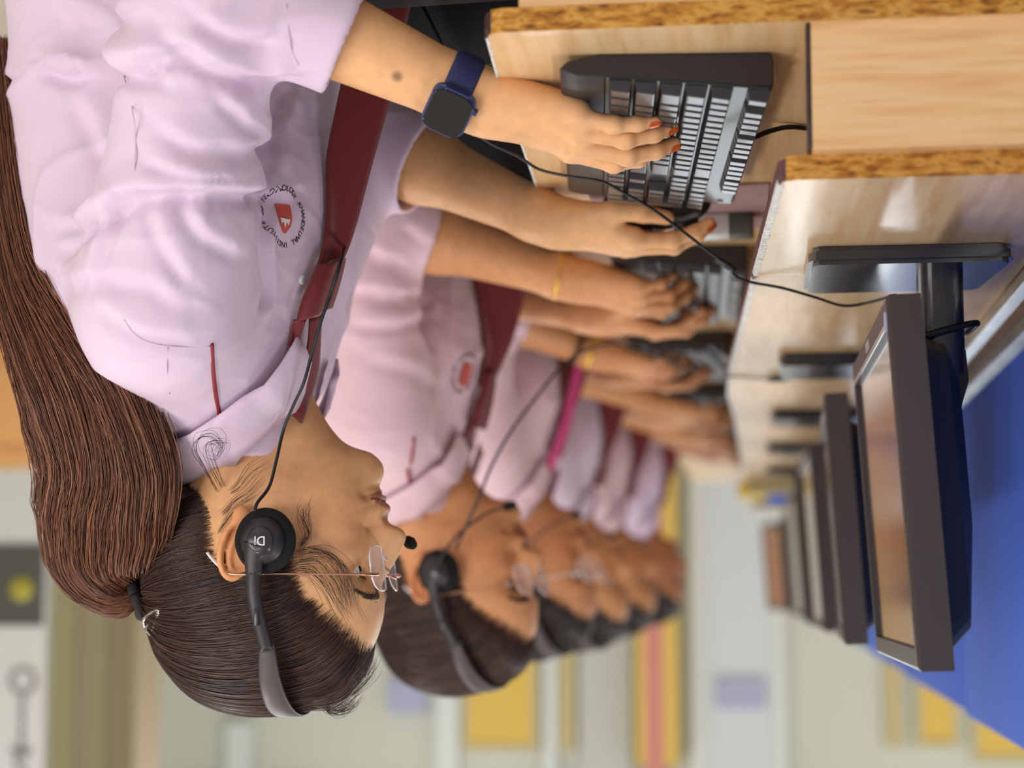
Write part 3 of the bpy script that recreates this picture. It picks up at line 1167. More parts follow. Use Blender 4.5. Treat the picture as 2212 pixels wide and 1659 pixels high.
def head_table():
    full, base = polar_prof(PROFILE), polar_prof(BASEP)
    A, B = np.meshgrid(AL, BE, indexing='ij')
    deg = np.degrees(AL)
    R0 = base[:, None]
    hgt = (full - base)[:, None]
    nexp = np.interp(deg, [-180, -110, -75, -50, -30, 0, 35, 70, 120, 180], [2.1, 2.0, 1.9, 1.95, 2.3, 2.45, 2.35, 2.2, 2.1, 2.1])[:, None]
    Wd = 0.0715
    t = ((np.cos(B) / R0) ** nexp + (np.abs(np.sin(B)) / Wd) ** nexp) ** (-1 / nexp)
    y = t * np.sin(B)
    x = t * np.cos(B) * np.cos(A)
    z = t * np.cos(B) * np.sin(A)
    wl = np.interp(deg, [-60, -50, -42, -36, -33, -29, -24, -20.5, -18, -15, -11, -6, 0, 6, 12, 18, 30],
                   [.026, .024, .021, .022, .025, .027, .025, .020, .0135, .0140, .0135, .0115, .0092, .0082, .0085, .014, .03])[:, None]
    pw = np.interp(deg, [-60, -34, -30, -22, -18, 0, 20], [2.0, 2.2, 2.6, 2.4, 2.6, 2.0, 2.0])[:, None]
    t = t + hgt * np.exp(-(np.abs(y) / wl) ** pw)
    ay = np.abs(y)
    fr = (x > 0.02)
    d = 0
    d = d - 0.0105 * gauss(ay - 0.030, 0.0155) * gauss(z - 0.010, 0.0105)          # eye sockets
    d = d + 0.0030 * gauss(ay - 0.026, 0.017) * gauss(z - 0.029, 0.007)            # brow
    d = d + 0.0045 * gauss(ay - 0.043, 0.018) * gauss(z + 0.020, 0.018)            # cheekbone
    d = d + 0.0030 * gauss(ay - 0.036, 0.018) * gauss(z + 0.050, 0.022)            # cheek
    d = d + 0.0052 * gauss(ay - 0.0125, 0.0052) * gauss(z + 0.0265, 0.0058)        # nostril wings
    d = d - 0.0028 * gauss(ay - 0.0195, 0.0035) * gauss(z + 0.030, 0.009)          # crease beside the wing
    d = d - 0.0035 * gauss(ay - 0.0255, 0.0045) * gauss(z + 0.0535, 0.0045)        # mouth corners
    d = d - 0.0028 * gauss(z + 0.0532, 0.0016) * (1 / (1 + np.exp((ay - 0.0235) / 0.0015)))   # line of the mouth
    d = d - 0.0040 * gauss(ay - 0.0065, 0.0036) * gauss(z + 0.0325, 0.0028)        # nostrils
    d = d - 0.0035 * gauss(x - 0.055, 0.02) * gauss(z - 0.035, 0.02) * (ay > 0.045)  # temples
    t = t + d * fr
    jw = 0.004 * gauss(x - 0.01, 0.025) * gauss(z + 0.060, 0.02) * (ay > 0.03)     # corner of the jaw
    return t + jw


HEADT = head_table()


def poly_sd(px, pz, poly):
    """signed distance to a polygon, positive inside"""
    d2 = np.full(px.shape, 1e9)
    ins = np.zeros(px.shape, bool)
    n = len(poly)
    for i in range(n):
        x0, z0 = poly[i]
        x1, z1 = poly[(i + 1) % n]
        ex, ez = x1 - x0, z1 - z0
        t = np.clip(((px - x0) * ex + (pz - z0) * ez) / (ex * ex + ez * ez), 0, 1)
        d2 = np.minimum(d2, (px - x0 - t * ex) ** 2 + (pz - z0 - t * ez) ** 2)
        c = (z0 > pz) != (z1 > pz)
        ins ^= c & (px < (x1 - x0) * (pz - z0) / (z1 - z0 + 1e-12) + x0)
    return np.where(ins, 1, -1) * np.sqrt(d2)


def table_fn(T, c, Rm, sc=1.0, k=0.72):
    """star shaped solid: radius table T in head coordinates, placed at c with axes Rm (rows)"""
    c = np.asarray(c, float)
    Rm = np.asarray(Rm, float)

    def fn(P):
        q = (P - c) @ Rm.T / sc
        r = np.sqrt((q * q).sum(1)) + 1e-9
        b = np.arcsin(np.clip(q[:, 1] / r, -1, 1))
        a = np.arctan2(q[:, 2], q[:, 0])
        fa = (a + math.pi) / (2 * math.pi) * NA
        fb = (b + math.pi / 2) / math.pi * (NB - 1)
        ia = np.floor(fa).astype(int)
        ib = np.clip(np.floor(fb).astype(int), 0, NB - 2)
        ua, ub = fa - ia, fb - ib
        i0, i1 = ia % NA, (ia + 1) % NA
        R_ = (T[i0, ib] * (1 - ua) + T[i1, ib] * ua) * (1 - ub) + (T[i0, ib + 1] * (1 - ua) + T[i1, ib + 1] * ua) * ub
        return (r - R_) * sc * k
    return fn


def tlook(T, q):
    """radius along the directions q"""
    r = np.linalg.norm(q, axis=1) + 1e-9
    b = np.arcsin(np.clip(q[:, 1] / r, -1, 1))
    a = np.arctan2(q[:, 2], q[:, 0])
    ia = np.round((a + math.pi) / (2 * math.pi) * NA).astype(int) % NA
    ib = np.clip(np.round((b + math.pi / 2) / math.pi * (NB - 1)).astype(int), 0, NB - 1)
    return T[ia, ib]


def frame(yaw=0, pitch=0, roll=0):
    """head axes as rows; yaw turns the face to the person's left, pitch tips the face down"""
    M = Matrix.Rotation(math.radians(yaw), 3, 'Z') @ Matrix.Rotation(math.radians(pitch), 3, 'Y') @ Matrix.Rotation(math.radians(roll), 3, 'X')
    return np.array(M).T


def ear_prims(fld, H, side, sc=1.0, Rm=None, c=None):
    ax = np.array([0.97, 0.25 * side * -1, 0.12])
    # ear plane: v up and slightly back, u forward, w outward
    v = _n([-0.22, 0.10 * side, 1.0])
    u_ = _n(np.cross(v, [0.30, side * 1.0, 0.0])) * (1 if side > 0 else 1)
    if u_[0] < 0:
        u_ = -u_
    w_ = np.cross(u_, v)
    A = np.stack([u_, v, w_])
    cc = np.array([-0.0145, 0.0755 * side, -0.009])
    R_ = A @ Rm
    fld.ering(c + (cc @ Rm) * sc, R_, 0.0145 * sc, 0.0255 * sc, 0.0034 * sc, 0.004)
    fld.ell(c + ((cc + np.array([0.003, -0.006 * side, 0.0])) @ Rm) * sc, np.array([0.015, 0.026, 0.0045]) * sc, R_, 0.005)
    fld.ell(c + ((cc + np.array([0.002, -0.001 * side, -0.029])) @ Rm) * sc, np.array([0.0075, 0.0085, 0.004]) * sc, R_, 0.006)
    fld.ering(c + ((cc + np.array([0.002, -0.0015 * side, 0.003])) @ Rm) * sc, R_, 0.009 * sc, 0.018 * sc, 0.0022 * sc, 0.003)


def hand_prims(fld, W, f, n, s, curls, spread=0.0, sc=0.94, thumb=None):
    """W wrist, f towards the fingers, n out of the back of the hand, s towards the thumb.
    curls: per finger (index..little) three bend angles in degrees.  Returns finger tip frames."""
    W, f, n, s = np.asarray(W, float), _n(f), _n(n), _n(s)
    n = _n(n - f * (n @ f))
    s = _n(s - f * (s @ f) - n * (s @ n))
    tips = []
    off = [0.0255, 0.0065, -0.0125, -0.0290]
    ln = [0.084, 0.086, 0.081, 0.073]
    ph = [(0.041, 0.025, 0.019), (0.045, 0.028, 0.020), (0.041, 0.027, 0.019), (0.033, 0.020, 0.017)]
    r0 = [0.0090, 0.0092, 0.0087, 0.0078]
    # palm
    for i in range(4):
        kn = W + (f * ln[i] + s * off[i] + n * (0.004 - 0.003 * abs(i - 1.2))) * sc
        wb = W + (s * off[i] * 0.42) * sc
        fld.cap(wb, kn - n * 0.004 * sc, 0.0145 * sc, 0.0112 * sc, 0.014)
    fld.cap(W + (f * 0.018 - s * 0.016 - n * 0.006) * sc, W + (f * 0.062 - s * 0.024 - n * 0.007) * sc, 0.0150 * sc, 0.0115 * sc, 0.014)
    fld.cap(W + (f * 0.014 + s * 0.014 - n * 0.008) * sc, W + (f * 0.050 + s * 0.026 - n * 0.010) * sc, 0.0150 * sc, 0.0125 * sc, 0.014)
    for i in range(4):
        p = W + (f * ln[i] + s * off[i] + n * (0.004 - 0.003 * abs(i - 1.2))) * sc
        sp = (1.5 - i) * spread
        d0 = _n(f * math.cos(math.radians(sp)) + s * math.sin(math.radians(sp)))
        ang = 0.0
        r = r0[i] * sc
        fld.ell(p + n * 0.0005, (r * 1.05, r * 1.05, r * 1.0), None, 0.006)
        for j in range(3):
            ang += math.radians(curls[i][j])
            d = d0 * math.cos(ang) - n * math.sin(ang)
            q = p + d * ph[i][j] * sc
            rr = [r * 0.93, r * 0.84, r * 0.70][j]
            fld.cap(p, q, r if j == 0 else [0, r * 0.93, r * 0.84][j], rr, 0.0042)
            if j == 1:
                fld.ell(p, (r * 1.0, r * 1.0, r * 1.0), None, 0.003)
            p = q
        nn = n * math.cos(ang) + d0 * math.sin(ang)
        tips.append((p, d, nn, rr))
    # thumb
    th = thumb or ((0.030, 0.030, -0.014), (0.60, 0.62, -0.30), (0.85, 0.30, -0.25), (0.95, 0.10, -0.15))
    p = W + (f * 0.016 + s * 0.018 - n * 0.008) * sc
    Ls = (0.044, 0.032, 0.026)
    rs = (0.0135, 0.0105, 0.0098, 0.0078)
    for j in range(3):
        a = th[j + 1]
        d = _n(f * a[0] + s * a[1] + n * a[2])
        q = p + d * Ls[j] * sc
        fld.cap(p, q, rs[j] * sc, rs[j + 1] * sc, 0.010 if j == 0 else 0.0045)
        p = q
    nn = _n(n + s * 0.5 - d * ((n + s * 0.5) @ d))
    tips.append((p, d, nn, rs[3] * sc))
    return tips


def nail_obj(tip, m, parent):
    p, d, n, r = tip
    s = np.cross(d, n)
    V, Fc = [], []
    nu, nv = 6, 5
    for i in range(nu):
        u_ = i / (nu - 1)
        ax_ = -0.0075 + u_ * (0.0075 + r * 0.62)
        for j in range(nv):
            a = math.radians(-52 + 104 * j / (nv - 1))
            wd = 1.0 if 0.1 < u_ < 0.8 else 0.72
            rr = (math.sqrt(max(r * r - max(ax_, 0) ** 2, 1e-9)) + 0.0006) * (1.03 if ax_ > 0 else 1.0 + 0.06 * min(1, -ax_ / 0.0075))
            V.append(p + d * ax_ + (n * math.cos(a * wd) + s * math.sin(a * wd)) * rr)
    for i in range(nu - 1):
        for j in range(nv - 1):
            a = i * nv + j
            Fc.append((a, a + 1, a + nv + 1, a + nv))
    return obj('fingernail', V, Fc, m, parent, smooth=True)


def hair_curves(name, strands, radius, m, parent):
    """strands: array (count, points, 3)"""
    c, n, _ = strands.shape
    hc = bpy.data.hair_curves.new(name)
    hc.add_curves([n] * c)
    hc.attributes['position'].data.foreach_set('vector', np.asarray(strands, F4).ravel())
    ra = hc.attributes.get('radius') or hc.attributes.new('radius', 'FLOAT', 'POINT')
    taper = np.interp(np.linspace(0, 1, n), [0, 0.1, 0.75, 1], [0.7, 1, 0.9, 0.25])
    ra.data.foreach_set('value', np.asarray(np.tile(taper * radius, c), F4))
    hc.materials.append(MATS[m])
    o = bpy.data.objects.new(name, hc)
    COL.objects.link(o)
    if parent is not None:
        o.parent = parent
    o['kind'] = 'stuff'
    return o


def hair_mat(name, cols, rough=0.38):
    m = bpy.data.materials.new(name)
    m.use_nodes = True
    nt = m.node_tree
    b = nt.nodes['Principled BSDF']
    b.inputs['Roughness'].default_value = rough
    b.inputs['Specular IOR Level'].default_value = 0.45
    hi = nt.nodes.new('ShaderNodeHairInfo')
    r = nt.nodes.new('ShaderNodeValToRGB')
    el = r.color_ramp.elements
    el[0].position, el[0].color = 0.0, cols[0]
    el[1].position, el[1].color = 1.0, cols[-1]
    for i, c in enumerate(cols[1:-1]):
        e = el.new((i + 1) / (len(cols) - 1))
        e.color = c
    nt.links.new(hi.outputs['Random'], r.inputs[0])
    nt.links.new(r.outputs[0], b.inputs['Base Color'])
    MATS[name] = m
    return m

# ================================================================== PEOPLE
mat('skin', (0.8, 0.6, 0.45, 1), 0.46, attr='Col', spec=0.4, noise=(90, 0.10), bump=(700, 0.10))
mat('shirt_lilac', rgb(222, 199, 219), 0.85, sheen=0.15, bump=(1500, 0.18), noise=(6, 0.04))
mat('shirt_pink', rgb(228, 194, 204), 0.85, sheen=0.15, bump=(1500, 0.15), noise=(6, 0.04))
mat('shirt_inner', rgb(190, 170, 192), 0.9)
mat('tie_maroon', rgb(112, 22, 28), 0.6, sheen=0.2, bump=(1300, 0.2, (1, 1, 0.3)))
mat('piping_red', rgb(140, 34, 44), 0.6)
mat('stitch', rgb(214, 194, 212), 0.9)
mat('crest_red', rgb(206, 92, 80), 0.7)
mat('crest_ink', rgb(62, 52, 62), 0.7)
mat('trouser_black', rgb(20, 20, 24), 0.8)
mat('shoe_black', rgb(16, 16, 16), 0.4)
mat('eye_white', rgb(226, 222, 216), 0.12)
mat('eye_iris', rgb(48, 30, 20), 0.1)
mat('nail_orange', rgb(206, 84, 28), 0.25)
mat('nail_plain', rgb(226, 170, 138), 0.3)
mat('hs_black', rgb(40, 36, 38), 0.42)
mat('hs_band', rgb(74, 64, 66), 0.5)
mat('hs_gloss', rgb(48, 44, 47), 0.22)
mat('hs_foam', rgb(16, 15, 15), 0.95, bump=(900, 0.8))
mat('logo_white', rgb(232, 232, 232), 0.5)
mat('rose_gold', rgb(214, 160, 136), 0.25, metal=0.9)
mat('gold', rgb(236, 196, 60), 0.25, metal=0.8)
mat('watch_blue', rgb(38, 46, 92), 0.45)
mat('watch_glass', rgb(14, 12, 14), 0.06, coat=0.5)
mat('clip_silver', rgb(214, 206, 200), 0.16, metal=0.95)
mat('hair_tie', rgb(24, 20, 26), 0.8, bump=(500, 0.5))
mat('frame_clear', rgb(236, 226, 232), 0.12, spec=0.6)
mat('frame_white', rgb(226, 220, 220), 0.3)
mat('lanyard_pink', rgb(206, 70, 130), 0.6)
mat('lens_clear', (0.9, 0.88, 0.96, 1), 0.04, alpha=0.16, spec=0.8)
mat('hair_cap', rgb(44, 29, 25), 0.5, bump=(260, 0.5, (1, 1, 1)))
mat('hair_cap_black', rgb(26, 20, 19), 0.5, bump=(260, 0.5))
mat('pony_core', rgb(64, 39, 31), 0.6)
hair_mat('hair_dark', [rgb(40, 26, 23), rgb(58, 38, 32), rgb(76, 50, 42), rgb(50, 32, 28), rgb(94, 62, 50)])
hair_mat('hair_pony', [rgb(66, 38, 28), rgb(108, 64, 45), rgb(136, 85, 60), rgb(82, 48, 36), rgb(172, 116, 84)])
hair_mat('hair_black', [rgb(24, 18, 18), rgb(40, 30, 28), rgb(54, 40, 36)])
hair_mat('brow_hair', [rgb(58, 42, 34), rgb(80, 60, 48)])

TORSO = [(0.44, -0.075, 0.140, 0.175), (0.52, -0.070, 0.142, 0.170), (0.60, -0.062, 0.146, 0.150), (0.68, -0.055, 0.150, 0.147), (0.74, -0.050, 0.148, 0.152), (0.80, -0.044, 0.138, 0.168),
         (0.85, -0.040, 0.124, 0.168), (0.89, -0.034, 0.108, 0.152), (0.92, -0.026, 0.092, 0.125), (0.945, -0.016, 0.078, 0.094), (0.965, -0.008, 0.068, 0.072), (0.985, 0.0, 0.060, 0.060)]

HAIRPOLY = [(0.096, 0.088), (0.0875, 0.077), (0.0807, 0.0640), (0.0726, 0.0540), (0.0580, 0.0430), (0.0450, 0.0310), (0.0370, 0.0180), (0.0330, -0.0040), (0.0200, -0.0060), (0.010, 0.0020),
            (-0.014, 0.010), (-0.036, 0.000), (-0.0420, -0.0220), (-0.0450, -0.0520), (-0.038, -0.072), (-0.030, -0.115), (-0.20, -0.115), (-0.20, 0.20), (0.20, 0.20), (0.13, 0.10)]


def hair_table(thick=0.012):
    A, B = np.meshgrid(AL, BE, indexing='ij')
    x = HEADT * np.cos(B) * np.cos(A)
    z = HEADT * np.cos(B) * np.sin(A)
    s = poly_sd(x, z, HAIRPOLY)
    f = np.clip((s + 0.002) / 0.045, 0, 1) ** 0.6
    return HEADT + np.where(s > -0.002, -0.0012 + (thick + 0.0012) * f, -0.008), s


def style_strands(HT, S, rng, count, tie, npts=14, lift=0.0015, sag=0.0):
    """hair combed over the skull from the hairline to the point where it is tied"""
    out = []
    tie = np.asarray(tie, float)
    td = tie / np.linalg.norm(tie)
    got = 0
    ts = np.linspace(0, 1, npts)
    while got < count:
        m_ = 4000
        a = rng.uniform(-math.pi, math.pi, m_)
        b = np.arcsin(rng.uniform(-1, 1, m_))
        D = np.stack([np.cos(a) * np.cos(b), np.sin(b), np.sin(a) * np.cos(b)], 1)
        P = D * tlook(HEADT, D)[:, None]
        s = poly_sd(P[:, 0], P[:, 2], HAIRPOLY)
        keep = (s > 0.0) & (P[:, 2] > -0.10) & (rng.rand(m_) < np.where(s < 0.020, np.clip(s / 0.012, 0.10, 1.0), 0.25))
        D = D[keep]
        dots = D @ td
        D = D[dots < 0.97]
        dots = np.clip(D @ td, -0.999, 0.999)
        om = np.arccos(dots)
        st = np.zeros((len(D), npts, 3))
        # sag: pull the middle of the path slightly to the side for a natural sweep
        bend = np.stack([np.zeros(len(D)), np.zeros(len(D)), rng.normal(0, 0.05, len(D)) - sag], 1)
        for i, t in enumerate(ts):
            w0 = np.sin((1 - t) * om) / np.sin(om)
            w1 = np.sin(t * om) / np.sin(om)
            d = D * w0[:, None] + td * w1[:, None] + bend * (math.sin(math.pi * t) * om[:, None] / 2)
            d /= np.linalg.norm(d, axis=1)[:, None]
            r = tlook(HT, d) + lift * np.minimum(1, t * 6)
            st[:, i] = d * r[:, None]
        nz = rng.normal(0, 0.0008, (len(D), 1, 3)) * np.sin(ts * math.pi)[None, :, None]
        lf = (rng.rand(len(D), 1, 1) ** 3) * 0.004
        st = st + nz + st / (np.linalg.norm(st, axis=2)[..., None] + 1e-9) * lf * np.sin(ts * math.pi)[None, :, None]
        out.append(st)
        got += len(D)
    return np.concatenate(out)[:count]


def hairline_strands(rng, count, tie, npts=9):
    """fine short hairs that soften the hairline, lying along the combed direction"""
    out, got = [], 0
    td = np.asarray(tie, float)
    td = td / np.linalg.norm(td)
    ts = np.linspace(0, 1, npts)
    while got < count:
        m_ = 6000
        a = rng.uniform(-math.pi, math.pi, m_)
        b = np.arcsin(rng.uniform(-1, 1, m_))
        D = np.stack([np.cos(a) * np.cos(b), np.sin(b), np.sin(a) * np.cos(b)], 1)
        P = D * tlook(HEADT, D)[:, None]
        s = poly_sd(P[:, 0], P[:, 2], HAIRPOLY)
        keep = (s > -0.004 + 0.006 * rng.rand(m_)) & (s < 0.018) & (P[:, 2] > -0.075)
        D = D[keep]
        om = np.arccos(np.clip(D @ td, -0.999, 0.999))
        ln = rng.uniform(0.15, 0.45, len(D))
        st = np.zeros((len(D), npts, 3))
        jit = rng.normal(0, 0.05, (len(D), 3))
        for i, t in enumerate(ts):
            tt = t * ln
            d = D * (np.sin((1 - tt) * om) / np.sin(om))[:, None] + td * (np.sin(tt * om) / np.sin(om))[:, None] + jit * (t * ln)[:, None]
            d /= np.linalg.norm(d, axis=1)[:, None]
            st[:, i] = d * (np.maximum(tlook(HEADT, d), tlook(HT0, d)) + 0.0004 + 0.0016 * min(1, t * 2))[:, None]
        out.append(st)
        got += len(D)
    return np.concatenate(out)[:count]


def to_world(M, P):
    A = np.array(M)
    return np.asarray(P) @ A[:3, :3].T + A[:3, 3]


HT0, HS0 = hair_table(0.012)


def build_person(cfg):
    """person in local axes: x to the front, y to the left, z up, origin on the floor"""
    t = empty('person', (cfg['X'], cfg['Y'], 0), math.pi + math.radians(cfg.get('yaw', 0)))
    tag(t, cfg['label'], 'person', 'students in lilac shirts at the computers')
    M = Matrix.Translation((cfg['X'], cfg['Y'], 0)) @ Matrix.Rotation(math.pi + math.radians(cfg.get('yaw', 0)), 4, 'Z')
    dz = cfg.get('dz', 0.0)
    hc = np.array(cfg.get('head', (0.04, 0, 1.075))) + [0, 0, dz]
    Rm = frame(*cfg.get('hrot', (0, 0, 0)))
    sc = cfg.get('hs', 1.0)
    hl = lambda p: hc + (np.asarray(p, float) @ Rm) * sc
    h = cfg['h']
    tone = np.array(cfg['tone'][:3])
    # ---------------- body
    B = Field()
    B.add(table_fn(HEADT, hc, Rm, sc), hc, 0.14 * sc, 0.01)
    nb = np.array((-0.004, 0, 0.925 + dz))
    B.cap(hl((-0.022, 0, -0.045)), nb, 0.050, 0.056, 0.022)
    B.cap(hl((0.030, 0, -0.088)), nb + [0.03, 0, -0.005], 0.026, 0.036, 0.028)
    for s in (1, -1):
        # eyelids round the eyeballs
        e = hl((0.0712, 0.0305 * s, 0.0105))
        B.ell(e, np.array([0.0133] * 3) * sc, None, 0.005)
        B.ell(hl((0.0850, 0.0315 * s, 0.0100)), np.array([0.0085, 0.0118, 0.0046]) * sc, Rm, 0.0012, 's')
        ear_prims(B, None, s, sc, Rm, hc)
    B.cap(nb, (-0.05, 0, 0.55), 0.05, 0.07, 0.03)
    tips = {}
    for s, key in ((1, 'L'), (-1, 'R')):
        a = cfg[key]
        sh, el, wr = (np.array(a[k], float) + [0, 0, dz] for k in ('sh', 'el', 'wr'))
        B.cap(nb - [0, 0, 0.03], sh, 0.04, 0.034, 0.03)
        B.cap(sh, el, 0.036, 0.036, 0.02)
        ax = _n(wr - el)
        mid = el + (wr - el) * 0.32
        B.cap(el, mid, 0.036, 0.0385, 0.02)
        B.cap(mid, wr, 0.0375, 0.0235, 0.02)
        hsn = a.get('n', (0, 0, 1))
        B.cap(wr - ax * 0.02, wr + _n(a['f']) * 0.02, 0.0235, 0.019, 0.02)
        tips[key] = hand_prims(B, wr, a['f'], hsn, a['s'], a['curl'], a.get('spread', 2.0), a.get('hsz', 0.94), a.get('thumb'))
    lo = np.array([-0.16, -0.36, 0.50])
    hi = np.array([0.50, 0.36, hc[2] + 0.15])
    V, Q = mesh_field(B, lo, hi, h)
    V = smooth_verts(V, Q, 1, 0.35)
    # colouring of the skin
    q = (V - hc) @ Rm.T / sc
    col = np.tile(tone, (len(V), 1))
    onh = np.linalg.norm(q, axis=1) < 0.135
    ay = np.abs(q[:, 1])
    lipz = np.interp(ay, [0, 0.006, 0.014, 0.024], [-0.0440, -0.0430, -0.0470, -0.0535])
    lipb = np.interp(ay, [0, 0.012, 0.024], [-0.0630, -0.0605, -0.0535])
    lip = onh & (q[:, 0] > 0.07) & (q[:, 2] < lipz) & (q[:, 2] > lipb) & (ay < 0.0245)
    col[lip] = tone * 0.35 + np.array(rgb(176, 96, 88)[:3]) * 0.65
    ln = onh & (np.abs(q[:, 2] + 0.0533) < 0.0011) & (ay < 0.024) & (q[:, 0] > 0.07)
    col[ln] = np.array(rgb(112, 52, 46)[:3])
    rosy = np.exp(-((ay - 0.045) / 0.022) ** 2 - ((q[:, 2] + 0.03) / 0.025) ** 2) * onh * (q[:, 0] > 0)
    col = col * (1 - 0.12 * rosy[:, None] * np.array([0, 1, 1.2]))
    lidz = onh & (q[:, 0] > 0.06) & (np.hypot((ay - 0.031) / 0.0165, (q[:, 2] - 0.0115) / 0.0085) < 1)
    col[lidz] *= np.array([0.80, 0.72, 0.68])
    ears = onh & (ay > 0.070) & (q[:, 0] < 0.0)
    col[ears] *= np.array([1.0, 0.82, 0.74])
    for tp in tips.values():
        for k_, tpp in enumerate(tp):
            dd = np.linalg.norm(V - tpp[0], axis=1)
            col *= 1 - 0.10 * np.exp(-(dd / 0.014) ** 2)[:, None] * np.array([0, 1, 1])
    if cfg.get('mole') is not None:
        dd = np.linalg.norm(V - np.array(cfg['mole']), axis=1)
        col *= 1 - 0.62 * np.clip(1.6 - dd / 0.0038, 0, 1)[:, None]
    body = np_obj('body', V, Q, 'skin', t, col)
    for key in ('L', 'R'):
        for tp in tips[key][:4] if not cfg.get('far') else []:
            nail_obj(tp, cfg.get('nail', 'nail_plain'), body)
    # ---------------- eyes
    for s in (1, -1):
        c = hl((0.0716, 0.0305 * s, 0.0105))
        look = _n(np.array([1.0, -0.06 * s + cfg.get('gaze', 0), -0.22]) @ Rm)
        eo = np.array(c)
        Vs, Fs = [], []
        u1 = _n(np.cross(look, [0, 0, 1.0]))
        u2 = np.cross(u1, look)
        rad = 0.0122 * sc
        rings = [(0.0, 1.0)] + [(a_, 1.0) for a_ in (12, 27, 28, 45, 65, 90, 120, 150)]
        ns = 20
        for a_, _ in rings[1:]:
            for k in range(ns):
                ph_ = 2 * math.pi * k / ns
                ca, sa = math.cos(math.radians(a_)), math.sin(math.radians(a_))
                Vs.append(eo + rad * (look * ca + (u1 * math.cos(ph_) + u2 * math.sin(ph_)) * sa))
        idx = []
        for r_ in range(len(rings) - 2):
            for k in range(ns):
                k2 = (k + 1) % ns
                Fs.append((r_ * ns + k, r_ * ns + k2, (r_ + 1) * ns + k2, (r_ + 1) * ns + k))
                idx.append(1 if r_ < 2 else 0)
        Fs.append(tuple(range(ns)))
        idx.append(1)
        eb = obj('eyeball', Vs, Fs, None, t, True, ['eye_white', 'eye_iris'], idx)
    rng = np.random.RandomState(cfg.get('seed', 1))
    if not cfg.get('far'):
        # eyebrows and lashes
        st = []
        for s in (1, -1):
            for i in range(300):
                u_ = rng.rand()
                y = (0.012 + 0.036 * u_) * s
                z = 0.0265 + 0.0055 * math.sin(u_ * 2.4) + rng.normal(0, 0.0021) * (1 - 0.65 * u_)
                d = _n([1, 0, 0])
                dirv = np.array([0.094, y, z])
                r_ = tlook(HEADT, dirv[None])[0]
                p = dirv / np.linalg.norm(dirv) * (r_ + 0.0005)
                g = np.array([-0.0016 - 0.002 * u_, 0.0035 * s, 0.0022 * (1 - 1.6 * u_)])
                pts = [p, p + g * 0.5 + dirv / np.linalg.norm(dirv) * 0.0006, p + g]
                st.append([hl(k_) for k_ in pts])
            for i in range(46):
                a_ = -1 + 2 * i / 45
                y = (0.031 + 0.0105 * a_) * s
                p = np.array([0.0835 - 0.0035 * a_ * a_, y, 0.0142 - 0.0026 * a_ * a_])
                g = np.array([0.0042, 0.0016 * a_ * s, 0.0016])
                st.append([hl(p), hl(p + g * 0.6), hl(p + g + [0, 0, 0.0012])])
        eb = hair_curves('eyebrows', np.array(st), 0.00024, 'brow_hair', t)
    # ---------------- hair
    HB = Field()
    HB.add(table_fn(HT0, hc, Rm, sc), hc, 0.15 * sc, 0.01)
    hV, hQ = mesh_field(HB, hc - 0.155 * sc, hc + 0.155 * sc, max(h * 1.3, 0.003))
    hq = (hV - hc) @ Rm.T / sc
    s_ = poly_sd(hq[:, 0], hq[:, 2], HAIRPOLY)
    keep = (s_[hQ] > 0.0100 + 0.0030 * vnoise(hq, 220, 5)[hQ]).all(1)
    hair = np_obj('hair', hV, hQ[keep], cfg.get('cap', 'hair_cap_black'), t)
    tie = np.array(cfg.get('tie', (-0.118, 0, 0.02)))
    st = style_strands(HT0, HS0, rng, cfg.get('strands', 1500), tie, sag=0.02)
    st = hc + (st.reshape(-1, 3) @ Rm).reshape(st.shape) * sc
    hair_curves('hair_strands', st, cfg.get('srad', 0.00035), cfg.get('hairmat', 'hair_black'), hair)
    if not cfg.get('far'):
        st = hairline_strands(rng, 4200, tie)
        st = hc + (st.reshape(-1, 3) @ Rm).reshape(st.shape) * sc
        hair_curves('hairline_strands', st, 0.00019, cfg.get('hairmat', 'hair_black'), hair)
    # ---------------- shirt
    Sf = Field()
    Tt = [(z + dz if z > 0.5 else z, cx, a, b) for z, cx, a, b in TORSO]
    Sf.loft(Tt, 0.02)
    for s in (1, -1):
        Sf.ell((0.022, 0.068 * s, 0.770 + dz), (0.062, 0.070, 0.075), None, 0.04)
    hems = {}
    for s, key in ((1, 'L'), (-1, 'R')):
        a = cfg[key]
        sh, el, wr = (np.array(a[k], float) + [0, 0, dz] for k in ('sh', 'el', 'wr'))
        Sf.cap((-0.02, 0.09 * s, 0.905 + dz), sh, 0.045, 0.055, 0.05)
        Sf.cap(sh, sh + (el - sh) * 0.25, 0.060, 0.060, 0.035)
        Sf.cap(sh, el, 0.060, a.get('r1', 0.058), 0.014)
        ax = _n(wr - el)
        hem = el + ax * a.get('hem', 0.12)
        Sf.cyl(el, hem, a.get('r1', 0.056), a.get('r2', 0.045), 0.02)
        Sf.cyl(hem - ax * 0.036, hem, a.get('r2', 0.045) + 0.0035, a.get('r2', 0.045) + 0.0025, 0.002, rnd=0.0015)
        hems[key] = (hem, ax, a.get('r2', 0.045))
    for key in ('L', 'R'):
        hem, ax, r2 = hems[key]
        Sf.cyl(hem - ax * 0.045, hem + ax * 0.02, r2 - 0.0045, r2 - 0.0035, 0.001, 's', rnd=0.001)
    hs_ = cfg['hsh']
    V, Q = mesh_field(Sf, (-0.26, -0.36, 0.43), (0.36, 0.36, 1.00 + dz), hs_)
    V = smooth_verts(V, Q, 1, 0.4)
    N = vnormals(V, Q)
    wp = V + 0.03 * np.stack([vnoise(V, 9, 1), vnoise(V, 9, 2), vnoise(V, 9, 3)], 1)
    sd = cfg.get('seed', 1) * 10
    rdg = 1 - np.abs(vnoise(wp * np.array([1.0, 1.2, 0.8]), 8.5, sd + 4))
